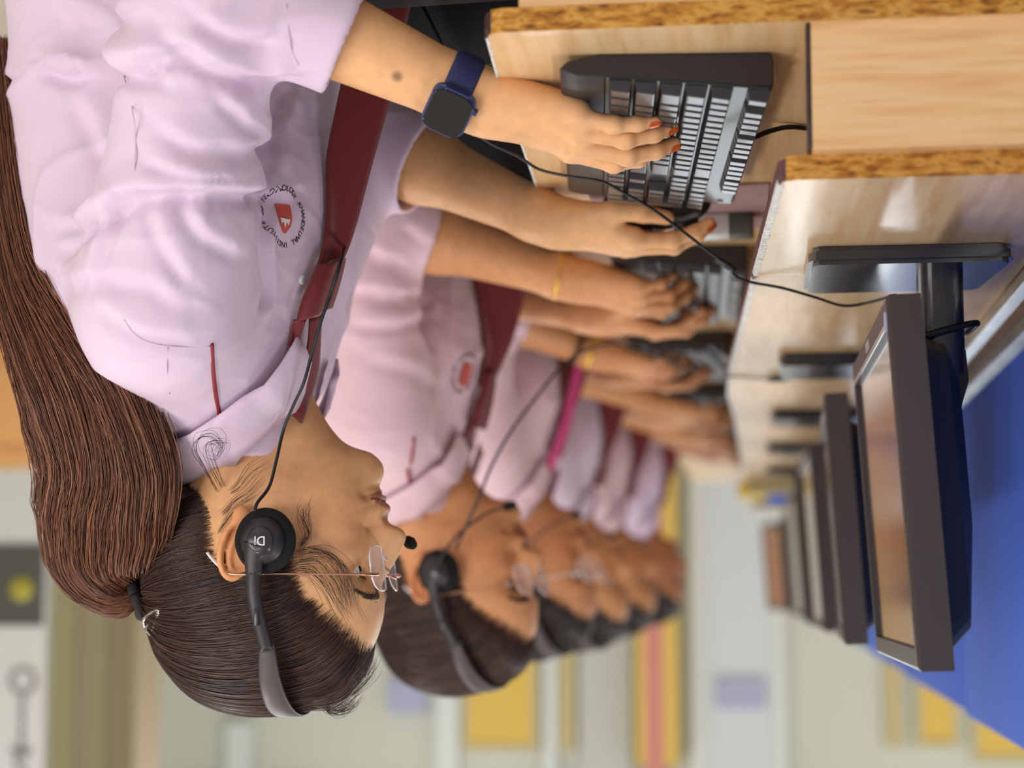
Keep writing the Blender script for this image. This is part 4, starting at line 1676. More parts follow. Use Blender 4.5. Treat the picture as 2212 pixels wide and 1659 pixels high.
    rd2 = 1 - np.abs(vnoise(wp * np.array([1.0, 1.0, 1.6]), 27, sd + 5))
    amp = np.clip((0.99 + dz - V[:, 2]) / 0.07, 0.15, 1)
    disp = amp * (0.0045 * (rdg ** 6 - 0.15) + 0.0010 * (rd2 ** 5 - 0.15) + 0.003 * vnoise(V, 7, sd + 6))
    for key in ('L', 'R'):
        hem, ax, r2 = hems[key]
        near = np.exp(-(((V - hem) @ ax) / 0.045) ** 2) * (np.linalg.norm(V - hem, axis=1) < 0.09)
        disp *= 1 - 0.8 * near
    V = V + N * disp[:, None]
    if cfg.get('creases'):
        tree = BVHTree.FromPolygons([Vector(v) for v in to_world(M, V)], Q.tolist())
        Mi = np.array(M.inverted())
        for pts, am, wd in cfg['creases']:
            W_ = []
            for x, y in pts:
                d = ray(x, y).normalized()
                hit = tree.ray_cast(CAM, d)
                if hit[0] is not None:
                    W_.append(hit[0])
            if len(W_) < 2:
                continue
            W_ = np.array(smooth_path(W_, 5)) @ Mi[:3, :3].T + Mi[:3, 3]
            d2 = np.full(len(V), 1e9)
            tt = np.zeros(len(V))
            sg = np.ones(len(V))
            near_ = np.nonzero(((V - W_.mean(0)) ** 2).sum(1) < (np.linalg.norm(W_ - W_.mean(0), axis=1).max() + 0.06) ** 2)[0]
            Vn, Nn = V[near_], N[near_]
            d2n, tn_, sn_ = d2[near_], tt[near_], sg[near_]
            for i in range(len(W_) - 1):
                a_, b_ = W_[i], W_[i + 1]
                e_ = b_ - a_
                u_ = np.clip((Vn - a_) @ e_ / (e_ @ e_ + 1e-12), 0, 1)
                df = Vn - a_ - u_[:, None] * e_
                dd = (df ** 2).sum(1)
                m_ = dd < d2n
                d2n[m_] = dd[m_]
                tn_[m_] = (i + u_[m_]) / (len(W_) - 1)
                cx_ = np.cross(Nn[m_], e_)
                sn_[m_] = np.sign((df[m_] * cx_).sum(1))
            d2[near_], tt[near_], sg[near_] = d2n, tn_, sn_
            dist = np.sqrt(d2)
            env = np.clip(np.minimum(tt, 1 - tt) * 6 + 0.25, 0, 1)
            # a fold: rounded shoulder on one side, a tight drop into a valley on the other
            soft = np.exp(-(dist / (1.7 * wd)) ** 2)
            tight = np.exp(-(dist / (0.55 * wd)) ** 2) - 0.75 * np.exp(-((dist - 1.15 * wd) / (0.75 * wd)) ** 2)
            g = np.where(sg > 0, soft, tight)
            V = V + N * (am * g * env)[:, None]
        V = smooth_verts(V, Q, 1, 0.3)
    shirt = np_obj('shirt', V, Q, cfg['shirt'], t)
    stree = BVHTree.FromPolygons([Vector(v) for v in V], Q.tolist())

    def push(p, gap):
        """move a point to stand at least gap outside the shirt"""
        p = Vector(p)
        loc, nor, i_, d = stree.find_nearest(p)
        if loc is None:
            return p
        sdist = (p - loc).dot(nor)
        if sdist < gap and d < 0.06:
            return loc + nor * gap
        return p
    # ---------------- collar
    UP = [(0.072, 0.040, 0.907), (0.056, 0.046, 0.935), (0.038, 0.056, 0.962), (0.016, 0.056, 0.985), (-0.012, 0.048, 1.000), (-0.038, 0.028, 1.008), (-0.046, 0, 1.010)]
    LOW = [(0.052, 0.076, 0.879), (0.040, 0.090, 0.912), (0.020, 0.102, 0.940), (-0.008, 0.094, 0.958), (-0.038, 0.068, 0.968), (-0.060, 0.034, 0.970), (-0.066, 0, 0.970)]
    up = smooth_path(UP, 5)
    low = smooth_path(LOW, 5)
    for s in (1, -1):
        Vc, Fc = [], []
        nc = 7
        for i in range(len(up)):
            for j in range(nc):
                u_ = j / (nc - 1)
                p = up[i].lerp(low[i], u_)
                out = Vector((0.15, 1.0, 0.55)).normalized() * 0.010 * math.sin(math.pi * u_) * (0.4 + 0.6 * min(1, i / 6))
                p = p + out
                p = Vector((p.x, p.y * s, p.z + dz))
                Vc.append(push(p, (0.0125 if i < 7 else 0.0080) - 0.002 * u_ + 0.003 * math.sin(math.pi * u_)))
        for i in range(len(up) - 1):
            for j in range(nc - 1):
                a_ = i * nc + j
                Fc.append((a_, a_ + 1, a_ + nc + 1, a_ + nc))
        co = obj('collar', Vc, Fc, cfg['shirt'], shirt, smooth=True)
        so = co.modifiers.new('thick', 'SOLIDIFY')
        so.thickness = 0.0024
        so.offset = 0

    # ---------------- tie
    def strip(name, cen, wid, nor, m, thick=0.003, gap=0.003, bow=0.0):
        P = smooth_path([Vector(c) + Vector((0, 0, dz)) for c in cen], 6)
        Wd = np.interp(np.linspace(0, 1, len(P)), np.linspace(0, 1, len(wid)), wid)
        Vv, Ff = [], []
        nv = 7
        for i, p in enumerate(P):
            tg = (P[min(i + 1, len(P) - 1)] - P[max(i - 1, 0)]).normalized()
            sd_ = tg.cross(Vector(nor)).normalized()
            nn_ = sd_.cross(tg)
            for j in range(nv):
                u_ = -1 + 2 * j / (nv - 1)
                c_ = p + sd_ * (Wd[i] / 2 * u_) + nn_ * (bow * (1 - u_ * u_))
                Vv.append(push(c_, gap + bow * (1 - u_ * u_)))
        for i in range(len(P) - 1):
            for j in range(nv - 1):
                a_ = i * nv + j
                Ff.append((a_, a_ + 1, a_ + nv + 1, a_ + nv))
        o_ = obj(name, Vv, Ff, m, t, smooth=True)
        so_ = o_.modifiers.new('thick', 'SOLIDIFY')
        so_.thickness = thick
        so_.offset = 0
        return o_
    tn = cfg.get('tien', (0.60, 0.80, 0.05))
    tk = (0.50, 0.86, 0.05)
    if cfg.get('tie_on', True):
        mt = cfg.get('tiemat', 'tie_maroon')
        tb = strip('tie', [(0.084, 0.036, 0.822), (0.094, 0.040, 0.790), (0.108, 0.045, 0.746), (0.127, 0.050, 0.662), (0.140, 0.050, 0.581)], [0.050, 0.062, 0.072, 0.076, 0.080], tn, mt, 0.003, 0.005)
        kn = strip('tie_knot', [(0.072, 0.034, 0.872), (0.080, 0.038, 0.850), (0.087, 0.039, 0.826), (0.091, 0.039, 0.806)], [0.058, 0.055, 0.050, 0.046], tk, mt, 0.006, 0.008, 0.006)
        kn.parent = tb
        for cen, wd in (([(0.050, 0.046, 0.945), (0.058, 0.042, 0.915), (0.066, 0.036, 0.885), (0.072, 0.034, 0.868)], [0.020, 0.026, 0.030, 0.034]),
                        ([(0.058, -0.020, 0.935), (0.066, -0.004, 0.910), (0.074, 0.012, 0.885), (0.078, 0.024, 0.865)], [0.030, 0.026, 0.020, 0.018])):
            k_ = strip('neck_loop', cen, wd, tk if cen[0][1] > 0 else (0.8, 0.6, 0.1), mt, 0.0025, 0.003)
            k_.parent = tb
    # ---------------- trousers, shoes
    Tf = Field()
    for s in (1, -1):
        Tf.cap((-0.09, 0.085 * s, 0.515), (0.33, 0.10 * s, 0.53), 0.088, 0.066, 0.04)
        Tf.cap((0.33, 0.10 * s, 0.53), (0.30, 0.10 * s, 0.10), 0.064, 0.05, 0.02)
    V, Q = mesh_field(Tf, (-0.24, -0.24, 0.03), (0.44, 0.24, 0.66), 0.012, 16)
    np_obj('trousers', V, Q, 'trouser_black', t)
    for s in (1, -1):
        SfF = Field()
        SfF.cap((0.29, 0.10 * s, 0.036), (0.43, 0.105 * s, 0.028), 0.036, 0.027, 0.02)
        SfF.cap((0.29, 0.10 * s, 0.036), (0.30, 0.10 * s, 0.09), 0.036, 0.036, 0.02)
        V, Q = mesh_field(SfF, (0.22, 0.04 * s - 0.08, 0.0), (0.48, 0.16 * s + 0.08, 0.14), 0.010, 16)
        np_obj('shoe', V, Q, 'shoe_black', t)
    # ---------------- stool that carries the person
    stl = empty('stool', (cfg['X'], cfg['Y'], 0), t.rotation_euler[2])
    tag(stl, cfg['stool'], 'stool', 'stools under the students')
    lathe('seat', [(0.0005, 0.39), (0.17, 0.39), (0.178, 0.40), (0.178, 0.425), (0.17, 0.432), (0.0005, 0.432)], 'chair_seat', stl, 28, 'z', (-0.09, 0, 0))
    for ax_, ay_ in ((1, 1), (1, -1), (-1, 1), (-1, -1)):
        tube('leg', [(-0.09 + 0.10 * ax_, 0.10 * ay_, 0.395), (-0.09 + 0.14 * ax_, 0.14 * ay_, 0.0)], 0.012, 'chair_metal', stl, 8, 1)
    HM = M @ Matrix.Translation(Vector(hc)) @ Matrix(np.array(Rm).T.tolist()).to_4x4() @ Matrix.Scale(sc, 4)
    return dict(t=t, M=M, HM=HM, hl=hl, shirt=shirt, stree=stree, body=body, tips=tips, hems=hems, hc=hc, Rm=Rm, hair=hair, rng=rng)


# ------------------------------------------------------------------ headset
def make_headset(HM, boom=-1, label='', tilt=0.0, logo=False, cup_r=0.0265):
    e = empty('headset')
    e.matrix_world = HM @ Matrix.Rotation(math.radians(tilt), 4, 'Y')
    tag(e, label, 'headset', 'headsets worn by the students')
    # padded band over the crown
    N_ = 24
    bandp, ups = [], []
    for i in range(N_ + 1):
        a = math.pi * i / N_
        bandp.append((0.0155, 0.0885 * math.cos(a), 0.072 + 0.0635 * math.sin(a)))
        ups.append((0, math.cos(a), math.sin(a)))
    V, Fc = sweep(bandp, [0.0125 * (0.55 + 0.45 * math.sin(math.pi * i / N_)) for i in range(N_ + 1)], 10, (1.0, 0.20), ups)
    obj('headband', V, Fc, 'hs_band', e, True)
    for s in (1, -1):
        arm = tube('slider_arm', [(0.0150, 0.0885 * s, 0.076), (0.0120, 0.0925 * s, 0.062), (0.0085, 0.0965 * s, 0.046), (0.0058, 0.0985 * s, 0.028), (0.0055, 0.0985 * s, 0.010)], [0.0058, 0.0062, 0.0066, 0.0070], 'hs_black', e, 10, 5, (1.0, 0.5), (0, s, 0))
        rec = [(-0.0022, 0.0005), (0.0022, 0.0005), (0.0022, 0.022), (-0.0022, 0.022)]
        box('slider_window', 0.0066, 0.0108, (0.0985 if s > 0 else -0.1004), (0.1004 if s > 0 else -0.0985), 0.040, 0.056, 'hs_gloss', arm, 0.0006)
        cup = lathe('ear_cup', [(0.0005, 0.0005), (0.0185, 0.0005), (0.0195, 0.0035), (0.0175, 0.0085), (0.0120, 0.0115), (0.0005, 0.0125)], 'hs_black', e, 32, 'y', (0, 0, 0))
        cup.location = (0.0120, 0.0915 * s, -0.0155)
        cup.scale = (1, s, 1.06)
        prof = [(0.0005, -0.014), (cup_r - 0.006, -0.014), (cup_r - 0.001, -0.0105), (cup_r, -0.005), (cup_r - 0.0015, 0.0008), (cup_r - 0.006, 0.0028), (0.0005, 0.0030)]
        lathe('foam_pad', prof, 'hs_foam', cup, 36, 'y')
        d_ = lathe('cap_disc', [(0.0005, 0.0140), (0.0095, 0.0138), (0.0112, 0.0128), (0.0120, 0.0105)], 'hs_gloss', cup, 32, 'y')
        neck = tube('cup_yoke', [(0.0055, 0.0985 * s, 0.014), (0.0060, 0.1000 * s, -0.001), (0.0090, 0.1005 * s, -0.012)], [0.0070, 0.0085, 0.0125], 'hs_black', e, 12, 5, (1.0, 0.45), (0, s, 0))
        if s == 1:
            for k in range(9 if logo else 0):
                a = math.radians(216 + k * 12)
                for rr in (0.0150, 0.0170):
                    bm = bmesh.new()
                    bmesh.ops.create_cone(bm, cap_ends=True, segments=8, radius1=0.0006, radius2=0.0006, depth=0.0008)
                    o_ = bobj('vent_hole', bm, 'hs_foam', cup)
                    o_.location = (rr * math.cos(a), 0.0092 if rr < 0.016 else 0.0080, rr * math.sin(a))
                    o_.rotation_euler = (math.radians(90), 0, 0)
            if logo:
                # letters read upright on the outside of the left cup
                Mx = Matrix(((-1, 0, 0, 0.0002), (0, 0, 1, 0.0143), (0, 1, 0, 0.0002), (0, 0, 0, 1)))
                text_obj('logo', 'Di', 0.0105, 'logo_white', cup, Mx, 0.0003)
    b = boom
    if logo:
        pts = [(0.014, 0.1000 * b, -0.018), (0.045, 0.094 * b, -0.028), (0.080, 0.074 * b, -0.030), (0.102, 0.050 * b, -0.024), (0.1125, 0.034 * b, -0.018)]
    else:
        pts = [(0.014, 0.1020 * b, -0.016), (0.030, 0.102 * b, -0.034), (0.055, 0.092 * b, -0.056), (0.084, 0.070 * b, -0.072), (0.104, 0.052 * b, -0.076)]
    bo = tube('mic_boom', pts, 0.0018, 'hs_black', e, 8, 7)
    P_, T_ = Vector(pts[-1]), (Vector(pts[-1]) - Vector(pts[-2])).normalized()
    tube('mic_tip', [P_ - T_ * 0.004, P_, P_ + T_ * 0.006, P_ + T_ * 0.013], [0.0030, 0.0052, 0.0058, 0.0042], 'hs_foam', bo, 12, 4)
    return e


# ------------------------------------------------------------------ eyeglasses
def make_glasses(HM, label, rim, lensm, frame_m, dx=0.0, dz=0.0):
    e = empty('eyeglasses')
    e.matrix_world = HM @ Matrix.Translation((dx, 0, dz))
    tag(e, label, 'eyeglasses', 'eyeglasses worn by the students')
    for s in (1, -1):
        V, Fc = [], []
        out = []
        ns = 28
        for k in range(ns):
            a = 2 * math.pi * k / ns
            ca, sa = math.cos(a), math.sin(a)
            n_ = 2.6
            rr = (abs(ca / 0.0235) ** n_ + abs(sa / 0.0195) ** n_) ** (-1 / n_)
            out.append((rr * ca, rr * sa))
        for th in (0.0, 0.0022):
            for (yy, zz) in out:
                bow = 0.5 * (yy * yy + zz * zz) / 0.09
                V.append((0.1035 + 0.14 * (zz) - bow + th - 0.10 * abs(yy + 0.012), (0.0325 + yy) * s, 0.0065 + zz))
        Fc = [tuple(range(ns)), tuple(reversed(range(ns, 2 * ns)))]
        for k in range(ns):
            k2 = (k + 1) % ns
            Fc.append((k, k2, ns + k2, ns + k))
        ln_ = obj('lens', V, Fc, lensm, e)
        ring = [Vector(V[k]) + Vector((0.0011, 0, 0)) for k in range(ns)] + [Vector(V[0]) + Vector((0.0011, 0, 0))]
        Vr, Fr = sweep(ring, rim[0], 6)
        obj('lens_rim', Vr, Fr, rim[1], ln_, True)
        tp = [(0.1010, 0.0550 * s, 0.0120), (0.096, 0.0660 * s, 0.0125), (0.07, 0.0745 * s, 0.0122), (0.02, 0.0800 * s, 0.0118), (-0.018, 0.0800 * s, 0.0120), (-0.030, 0.0805 * s, 0.004), (-0.038, 0.0800 * s, -0.005)]
        tm = tube('temple', tp, 0.0009, frame_m, e, 8, 6)
        tube('temple_tip', [(-0.026, 0.0803 * s, 0.0075), (-0.033, 0.0805 * s, 0.001), (-0.0395, 0.0800 * s, -0.0065)], 0.0015, 'frame_clear', tm, 8, 5, (1, 0.6))
        tube('hinge', [(0.1035, 0.0520 * s, 0.0122), (0.1000, 0.0600 * s, 0.0124), (0.092, 0.0672 * s, 0.0124)], [0.0015, 0.0018, 0.0013], frame_m, tm, 8, 4)
        tube('nose_pad', [(0.104, 0.012 * s, 0.000), (0.101, 0.0105 * s, -0.002), (0.0985, 0.0098 * s, -0.007)], [0.0006, 0.0016, 0.0022], 'frame_clear', e, 8, 4, (1, 0.5))
    tube('bridge', [(0.1055, 0.011, 0.0125), (0.1085, 0.005, 0.0150), (0.1085, -0.005, 0.0150), (0.1055, -0.011, 0.0125)], 0.0010, frame_m, e, 8, 5)
    return e

# ------------------------------------------------------------------ the nearest student
CR1 = [([(70, 640), (160, 520), (240, 432), (300, 402), (420, 398), (540, 402), (625, 410)], 0.0110, 0.010),
       ([(195, 600), (220, 500), (245, 440)], 0.005, 0.008),
       ([(370, 60), (470, 128), (560, 150), (645, 152)], 0.0085, 0.010),
       ([(430, 20), (500, 60), (600, 75)], 0.005, 0.008),
       ([(0, 105), (100, 122), (250, 122), (380, 98)], 0.010, 0.010),
       ([(0, 45), (150, 35), (300, 20)], 0.006, 0.009),
       ([(15, 172), (150, 150), (300, 150), (375, 165)], 0.009, 0.008),
       ([(410, 425), (440, 490), (520, 540)], 0.0045, 0.008),
       ([(330, 430), (365, 520), (420, 600)], 0.004, 0.008),
       ([(595, 455), (578, 530), (584, 630), (565, 690)], 0.0055, 0.006),
       ([(640, 190), (610, 280), (600, 380)], 0.005, 0.008),
       ([(340, 250), (420, 300), (520, 310), (600, 280)], 0.0045, 0.009),
       ([(320, 330), (400, 370), (500, 375)], 0.004, 0.008),
       ([(480, 200), (540, 260), (570, 350)], 0.004, 0.007),
       ([(110, 470), (200, 480), (260, 450)], 0.005, 0.008),
       ([(75, 560), (160, 600), (300, 590), (400, 640)], 0.004, 0.010),
       ([(210, 640), (300, 700), (420, 720)], 0.003, 0.008),
       ([(180, 200), (230, 300), (235, 420)], 0.004, 0.012)]
G1 = dict(X=0.47, Y=1.70, h=0.0018, hsh=0.0034, tone=rgb(233, 177, 125), shirt='shirt_lilac', seed=3,
          label='nearest student with long brown ponytail, glasses and dark blue watch, typing', stool='black round stool under the nearest student',
          head=(0.040, 0, 1.075), hrot=(0, 0, 0), nail='nail_orange', cap='hair_cap', hairmat='hair_dark', strands=9000, srad=0.00040, tie=(-0.122, 0, 0.030),
          L=dict(sh=(-0.020, 0.160, 0.872), el=(0.045, 0.258, 0.622), wr=(0.256, 0.194, 0.715), f=(0.87, -0.28, 0.29), n=(-0.32, 0.38, 0.87), s=(0.1, -1, 0.35), hem=0.118, r1=0.060, r2=0.044,
                 curl=[(9, 24, 14), (10, 22, 12), (10, 22, 12), (4, 18, 9)], spread=3.5),
          R=dict(sh=(-0.020, -0.160, 0.872), el=(0.060, -0.240, 0.632), wr=(0.268, -0.215, 0.734), f=(0.90, -0.20, 0.26), n=(-0.20, 0.10, 0.97), s=(0.1, 1, 0.05), hem=0.080, r1=0.060, r2=0.054,
                 curl=[(16, 20, 12), (18, 24, 14), (22, 28, 14), (28, 32, 16)], spread=3.0, thumb=((0, 0, 0), (0.80, 0.45, -0.25), (0.95, 0.12, -0.18), (0.98, -0.05, -0.12))),
          mole=(0.192, 0.2395, 0.703), creases=CR1, tie_on=False)
P1 = build_person(G1)
T1, M1 = P1['t'], P1['M']
M1i = M1.inverted()


def loc1(x, y, dy):
    """local point of the nearest student seen at photo pixel (x, y), dy metres behind her middle plane"""
    return M1i @ at(x, y, 1.70 + dy)


def shirt_hit(x, y):
    o = M1i @ CAM
    d = (M1i.to_3x3() @ ray(x, y)).normalized()
    h_ = P1['stree'].ray_cast(o, d)
    return (h_[0], h_[1]) if h_[0] is not None else (None, None)


def drape(name, pts, r, m, parent, lift=0.0004, sides=6):
    P_ = []
    for x, y in pts:
        h_, n_ = shirt_hit(x, y)
        if h_ is not None:
            P_.append(h_ + n_ * lift)
    if len(P_) > 1:
        return tube(name, P_, r, m, parent, sides, 5)


# piping, seams
drape('red_piping', [(457, 742), (459, 790), (463, 830), (468, 865), (474, 898)], 0.0018, 'piping_red', P1['shirt'])
drape('shoulder_seam', [(268, 690), (285, 715), (310, 735), (350, 746), (400, 750), (456, 748)], 0.0006, 'stitch', P1['shirt'], 0.0002)
drape('shoulder_seam', [(362, 750), (360, 800), (366, 850)], 0.0006, 'stitch', P1['shirt'], 0.0005)
drape('side_seam', [(268, 165), (285, 230), (293, 300), (290, 370)], 0.0006, 'stitch', P1['shirt'], 0.0002)
drape('cuff_seam', [(618, 10), (622, 60), (630, 110), (645, 140)], 0.0006, 'stitch', P1['shirt'], 0.0002)

# printed crest on the left chest: red emblem with a ring of letters
hc_, nc_ = shirt_hit(614, 468)
if hc_ is not None:
    nc_ = nc_.normalized()
    upv = (Vector((0, 0, 1)) - nc_ * nc_.z).normalized()
    rtv = upv.cross(nc_).normalized()
    ink = []
    ringr = 0.0230
    txt = 'KHANDELWAL INSTITUTE OF TECHNOLOGY '
    VV, FF = [], []
    for i, ch in enumerate(txt):
        if ch == ' ':
            continue
        a = math.radians(215 - i * 360 / len(txt))
        me = text_mesh(ch, 0.0064, 0.00012)
        ctr = Vector((math.cos(a) * ringr, math.sin(a) * ringr))
        rot = a - math.pi / 2
        b = len(VV)
        for v in me.vertices:
            x_ = v.co.x * math.cos(rot) - v.co.y * math.sin(rot) + ctr.x
            y_ = v.co.x * math.sin(rot) + v.co.y * math.cos(rot) + ctr.y
            p = hc_ + rtv * x_ + upv * y_
            hit = P1['stree'].ray_cast(p + nc_ * 0.03, -nc_)
            q_ = hit[0] if hit[0] is not None else p
            VV.append(q_ + nc_ * (0.0006 + v.co.z))
        FF += [tuple(b + k for k in p.vertices) for p in me.polygons]
        bpy.data.meshes.remove(me)
    cr = obj('crest_lettering', VV, FF, 'crest_ink', P1['shirt'])
    tag(cr, 'ring of dark lettering printed round the red crest')
    VV, FF = [], []
    shp = [(-0.010, -0.012), (0.010, -0.012), (0.0115, 0.004), (0.007, 0.012), (0.0, 0.0165), (-0.007, 0.012), (-0.0115, 0.004)]
    gx = 9
    for i in range(gx):
        for j in range(gx):
            u_, v_ = -1 + 2 * i / (gx - 1), j / (gx - 1)
            wdt = np.interp(v_, [0, 0.5, 0.75, 1], [0.0075, 0.009, 0.0072, 0.002])
            p = hc_ + rtv * (u_ * wdt) + upv * (-0.011 + 0.025 * v_)
            hit = P1['stree'].ray_cast(p + nc_ * 0.03, -nc_)
            q_ = hit[0] if hit[0] is not None else p
            VV.append(q_ + nc_ * 0.0006)
    for i in range(gx - 1):
        for j in range(gx - 1):
            a = i * gx + j
            FF.append((a, a + gx, a + gx + 1, a + 1))
    em = obj('crest_emblem', VV, FF, 'crest_red', P1['shirt'])
    VV = []
    for (x_, y_) in ((-0.006, 0.002), (0.006, 0.002), (0.0045, 0.007), (0.002, 0.005), (0.0, 0.010), (-0.002, 0.005), (-0.0045, 0.007)):
        p = hc_ + rtv * x_ + upv * y_
        hit = P1['stree'].ray_cast(p + nc_ * 0.03, -nc_)
        VV.append((hit[0] if hit[0] is not None else p) + nc_ * 0.0011)
    obj('crest_flame', VV, [tuple(range(7))], 'logo_white', em)

# loosened maroon tie: blade, knot and the two bands round the neck
def cloth(name, left, right, m, parent, gap=0.004, thick=0.003, bow=0.0):
    """cloth strip between two edges given as (x, y, dy) along its length"""
    A_ = smooth_path([loc1(*q) for q in left], 6)
    B_ = smooth_path([loc1(*q) for q in right], 6)
    nv = 9
    VV, FF = [], []
    camd = (M1i @ CAM)
    for i in range(len(A_)):
        for j in range(nv):
            u_ = j / (nv - 1)
            p = A_[i].lerp(B_[i], u_)
            b_ = bow * (1 - (2 * u_ - 1) ** 2)
            p = p + (camd - p).normalized() * b_
            loc_, nor_, i_, d_ = P1['stree'].find_nearest(p)
            if loc_ is not None and d_ < 0.08 and (p - loc_).dot(nor_) < gap + b_:
                p = loc_ + nor_ * (gap + b_)
            VV.append(p)
    # relax the points that were pushed off the shirt
    n_ = len(A_)
    for _ in range(6):
        W2 = [v.copy() for v in VV]
        for i in range(1, n_ - 1):
            for j in range(nv):
                W2[i * nv + j] = VV[i * nv + j] * 0.5 + (VV[(i - 1) * nv + j] + VV[(i + 1) * nv + j]) * 0.25
        VV = W2
    for i in range(n_ - 1):
        for j in range(nv - 1):
            a = i * nv + j
            FF.append((a, a + 1, a + nv + 1, a + nv))
    o = obj(name, VV, FF, m, parent, smooth=True)
    md = o.modifiers.new('thick', 'SOLIDIFY')
    md.thickness = thick
    md.offset = 0
    return o


tie1 = cloth('tie', [(664, 580, -.075), (670, 530, -.072), (684, 450, -.070), (698, 370, -.068), (716, 280, -.066), (735, 190, -.064), (750, 110, -.062), (775, -10, -.06)],
             [(738, 565, -.050), (752, 535, -.045), (770, 480, -.040), (792, 395, -.036), (815, 310, -.034), (845, 205, -.032), (862, 120, -.03), (890, -10, -.03)], 'tie_maroon', T1, 0.005, 0.003, 0.002)
cloth('tie_knot', [(630, 692, -.085), (640, 650, -.088), (655, 610, -.088), (663, 572, -.082)], [(712, 664, -.060), (722, 635, -.060), (732, 600, -.060), (742, 558, -.055)], 'tie_maroon', tie1, 0.008, 0.006, 0.010)
cloth('neck_loop', [(600, 738, -.078), (612, 724, -.080), (624, 706, -.084), (634, 690, -.087)], [(634, 785, -.070), (642, 758, -.074), (650, 725, -.080), (662, 690, -.084)], 'tie_maroon', tie1, 0.003, 0.0020, 0.0005)
cloth('neck_loop', [(612, 880, -.055), (640, 820, -.060), (665, 750, -.066), (668, 688, -.074)], [(650, 915, -.030), (684, 818, -.035), (690, 750, -.045), (694, 675, -.060)], 'tie_maroon', tie1, 0.004, 0.0025, 0.003)

# shirt buttons below the collar
for (x_, y_) in ((652, 603), (668, 795)):
    h_, n_ = shirt_hit(x_, y_)
    if h_ is not None:
        bt_ = lathe('button', [(0.0005, 0.0016), (0.0035, 0.0016), (0.0045, 0.0010), (0.0045, 0.0)], 'white_plastic', P1['shirt'], 16)
        bt_.matrix_local = Matrix.Translation(h_) @ n_.to_track_quat('Z', 'Y').to_matrix().to_4x4()

# ponytail
PT = [(300, 1275, 0.0, 0.016), (255, 1262, -0.005, 0.030), (222, 1205, -0.025, 0.046), (225, 1110, -0.055, 0.056), (228, 1000, -0.085, 0.057), (185, 870, -0.115, 0.053), (112, 730, -0.120, 0.038),
      (48, 590, -0.105, 0.026), (14, 430, -0.085, 0.021), (-6, 270, -0.07, 0.019), (-20, 100, -0.06, 0.014)]
pc = smooth_path([loc1(a, b, c) for a, b, c, r in PT], 6)
pr = np.interp(np.linspace(0, 1, len(pc)), np.linspace(0, 1, len(PT)), [r for a, b, c, r in PT])
frm = []
for i, p in enumerate(pc):
    tg = (pc[min(i + 1, len(pc) - 1)] - pc[max(i - 1, 0)]).normalized()
    sd_ = tg.cross(Vector((0.0, 1.0, 0.15))).normalized()
    frm.append((tg, sd_, sd_.cross(tg)))
VV, FF = [], []
ns = 28
for i, p in enumerate(pc):
    tg, sd_, bn = frm[i]
    for k in range(ns):
        a = 2 * math.pi * k / ns
        wob = 1 + 0.06 * math.sin(3 * a + i * 0.35) + 0.05 * math.sin(7 * a + i * 0.2)
        VV.append(p + (sd_ * math.cos(a) + bn * (math.sin(a) * 0.55)) * (pr[i] * 0.90 * wob))
for i in range(len(pc) - 1):
    for k in range(ns):
        k2 = (k + 1) % ns
        FF.append((i * ns + k, i * ns + k2, (i + 1) * ns + k2, (i + 1) * ns + k))
FF.append(tuple(range(ns)))
pony = obj('ponytail', VV, FF, 'pony_core', P1['hair'], True)
tag(pony, 'long reddish brown ponytail over the shoulder')
rg = np.random.RandomState(5)
NS, NP = 10000, len(pc)
pcn = np.array(pc)
sdn = np.array([f_[1] for f_ in frm])
bnn = np.array([f_[2] for f_ in frm])
# strands gather in locks
lockn = 130
la = rg.uniform(0, 2 * math.pi, lockn)
lr = np.sqrt(rg.uniform(0.35, 1.0, lockn))
lw = rg.uniform(-0.9, 0.9, lockn)
li = rg.randint(0, lockn, NS)
a0 = la[li] + rg.normal(0, 0.16, NS)
r0_ = np.clip(lr[li] + rg.normal(0, 0.09, NS), 0, 1.14)
ii = np.linspace(0, 1, NP)
ang = a0[:, None] + lw[li][:, None] * ii[None] + 0.10 * np.sin(ii[None] * 9 + la[li][:, None] * 3)
rad = (r0_[:, None] * (1 + 0.10 * np.sin(ii[None] * 14 + lw[li][:, None] * 9) * ii[None])) * pr[None]
st = pcn[None] + sdn[None] * (np.cos(ang) * rad)[..., None] + bnn[None] * (np.sin(ang) * rad * 0.58)[..., None]
st = st + rg.normal(0, 0.0006, (NS, 1, 3)) + np.cumsum(rg.normal(0, 0.00035, (NS, NP, 3)), 1)
hair_curves('hair_strands', st, 0.00034, 'hair_pony', pony)
# hair tie
tpos = loc1(306, 1283, 0.0)
rgm = []
for k in range(17):
    a = 2 * math.pi * k / 16
    rgm.append(tpos + Vector((0.004 * math.sin(2 * a), 0.019 * math.cos(a), 0.019 * math.sin(a))))
tube('hair_tie', rgm, 0.0055, 'hair_tie', P1['hair'], 8, 3)


# loose hairs: curls at the nape, wisps at temple and crown
def wisps(paths, per, jit, dy_j, rad_, m):
    out = []
    for path in paths:
        for k in range(per):
            ox, oy = rg.normal(0, jit, 2)
            pts = [loc1(x + ox * (0.3 + 0.7 * i / len(path)) + rg.normal(0, jit * 0.25), y + oy * (0.3 + 0.7 * i / len(path)), d + rg.normal(0, dy_j)) for i, (x, y, d) in enumerate(path)]
            sp = smooth_path(pts, 6)
            idx = np.linspace(0, len(sp) - 1, 26).astype(int)
            out.append([sp[i] for i in idx])
    return hair_curves('loose_hairs', np.array(out), rad_, m, P1['hair'])


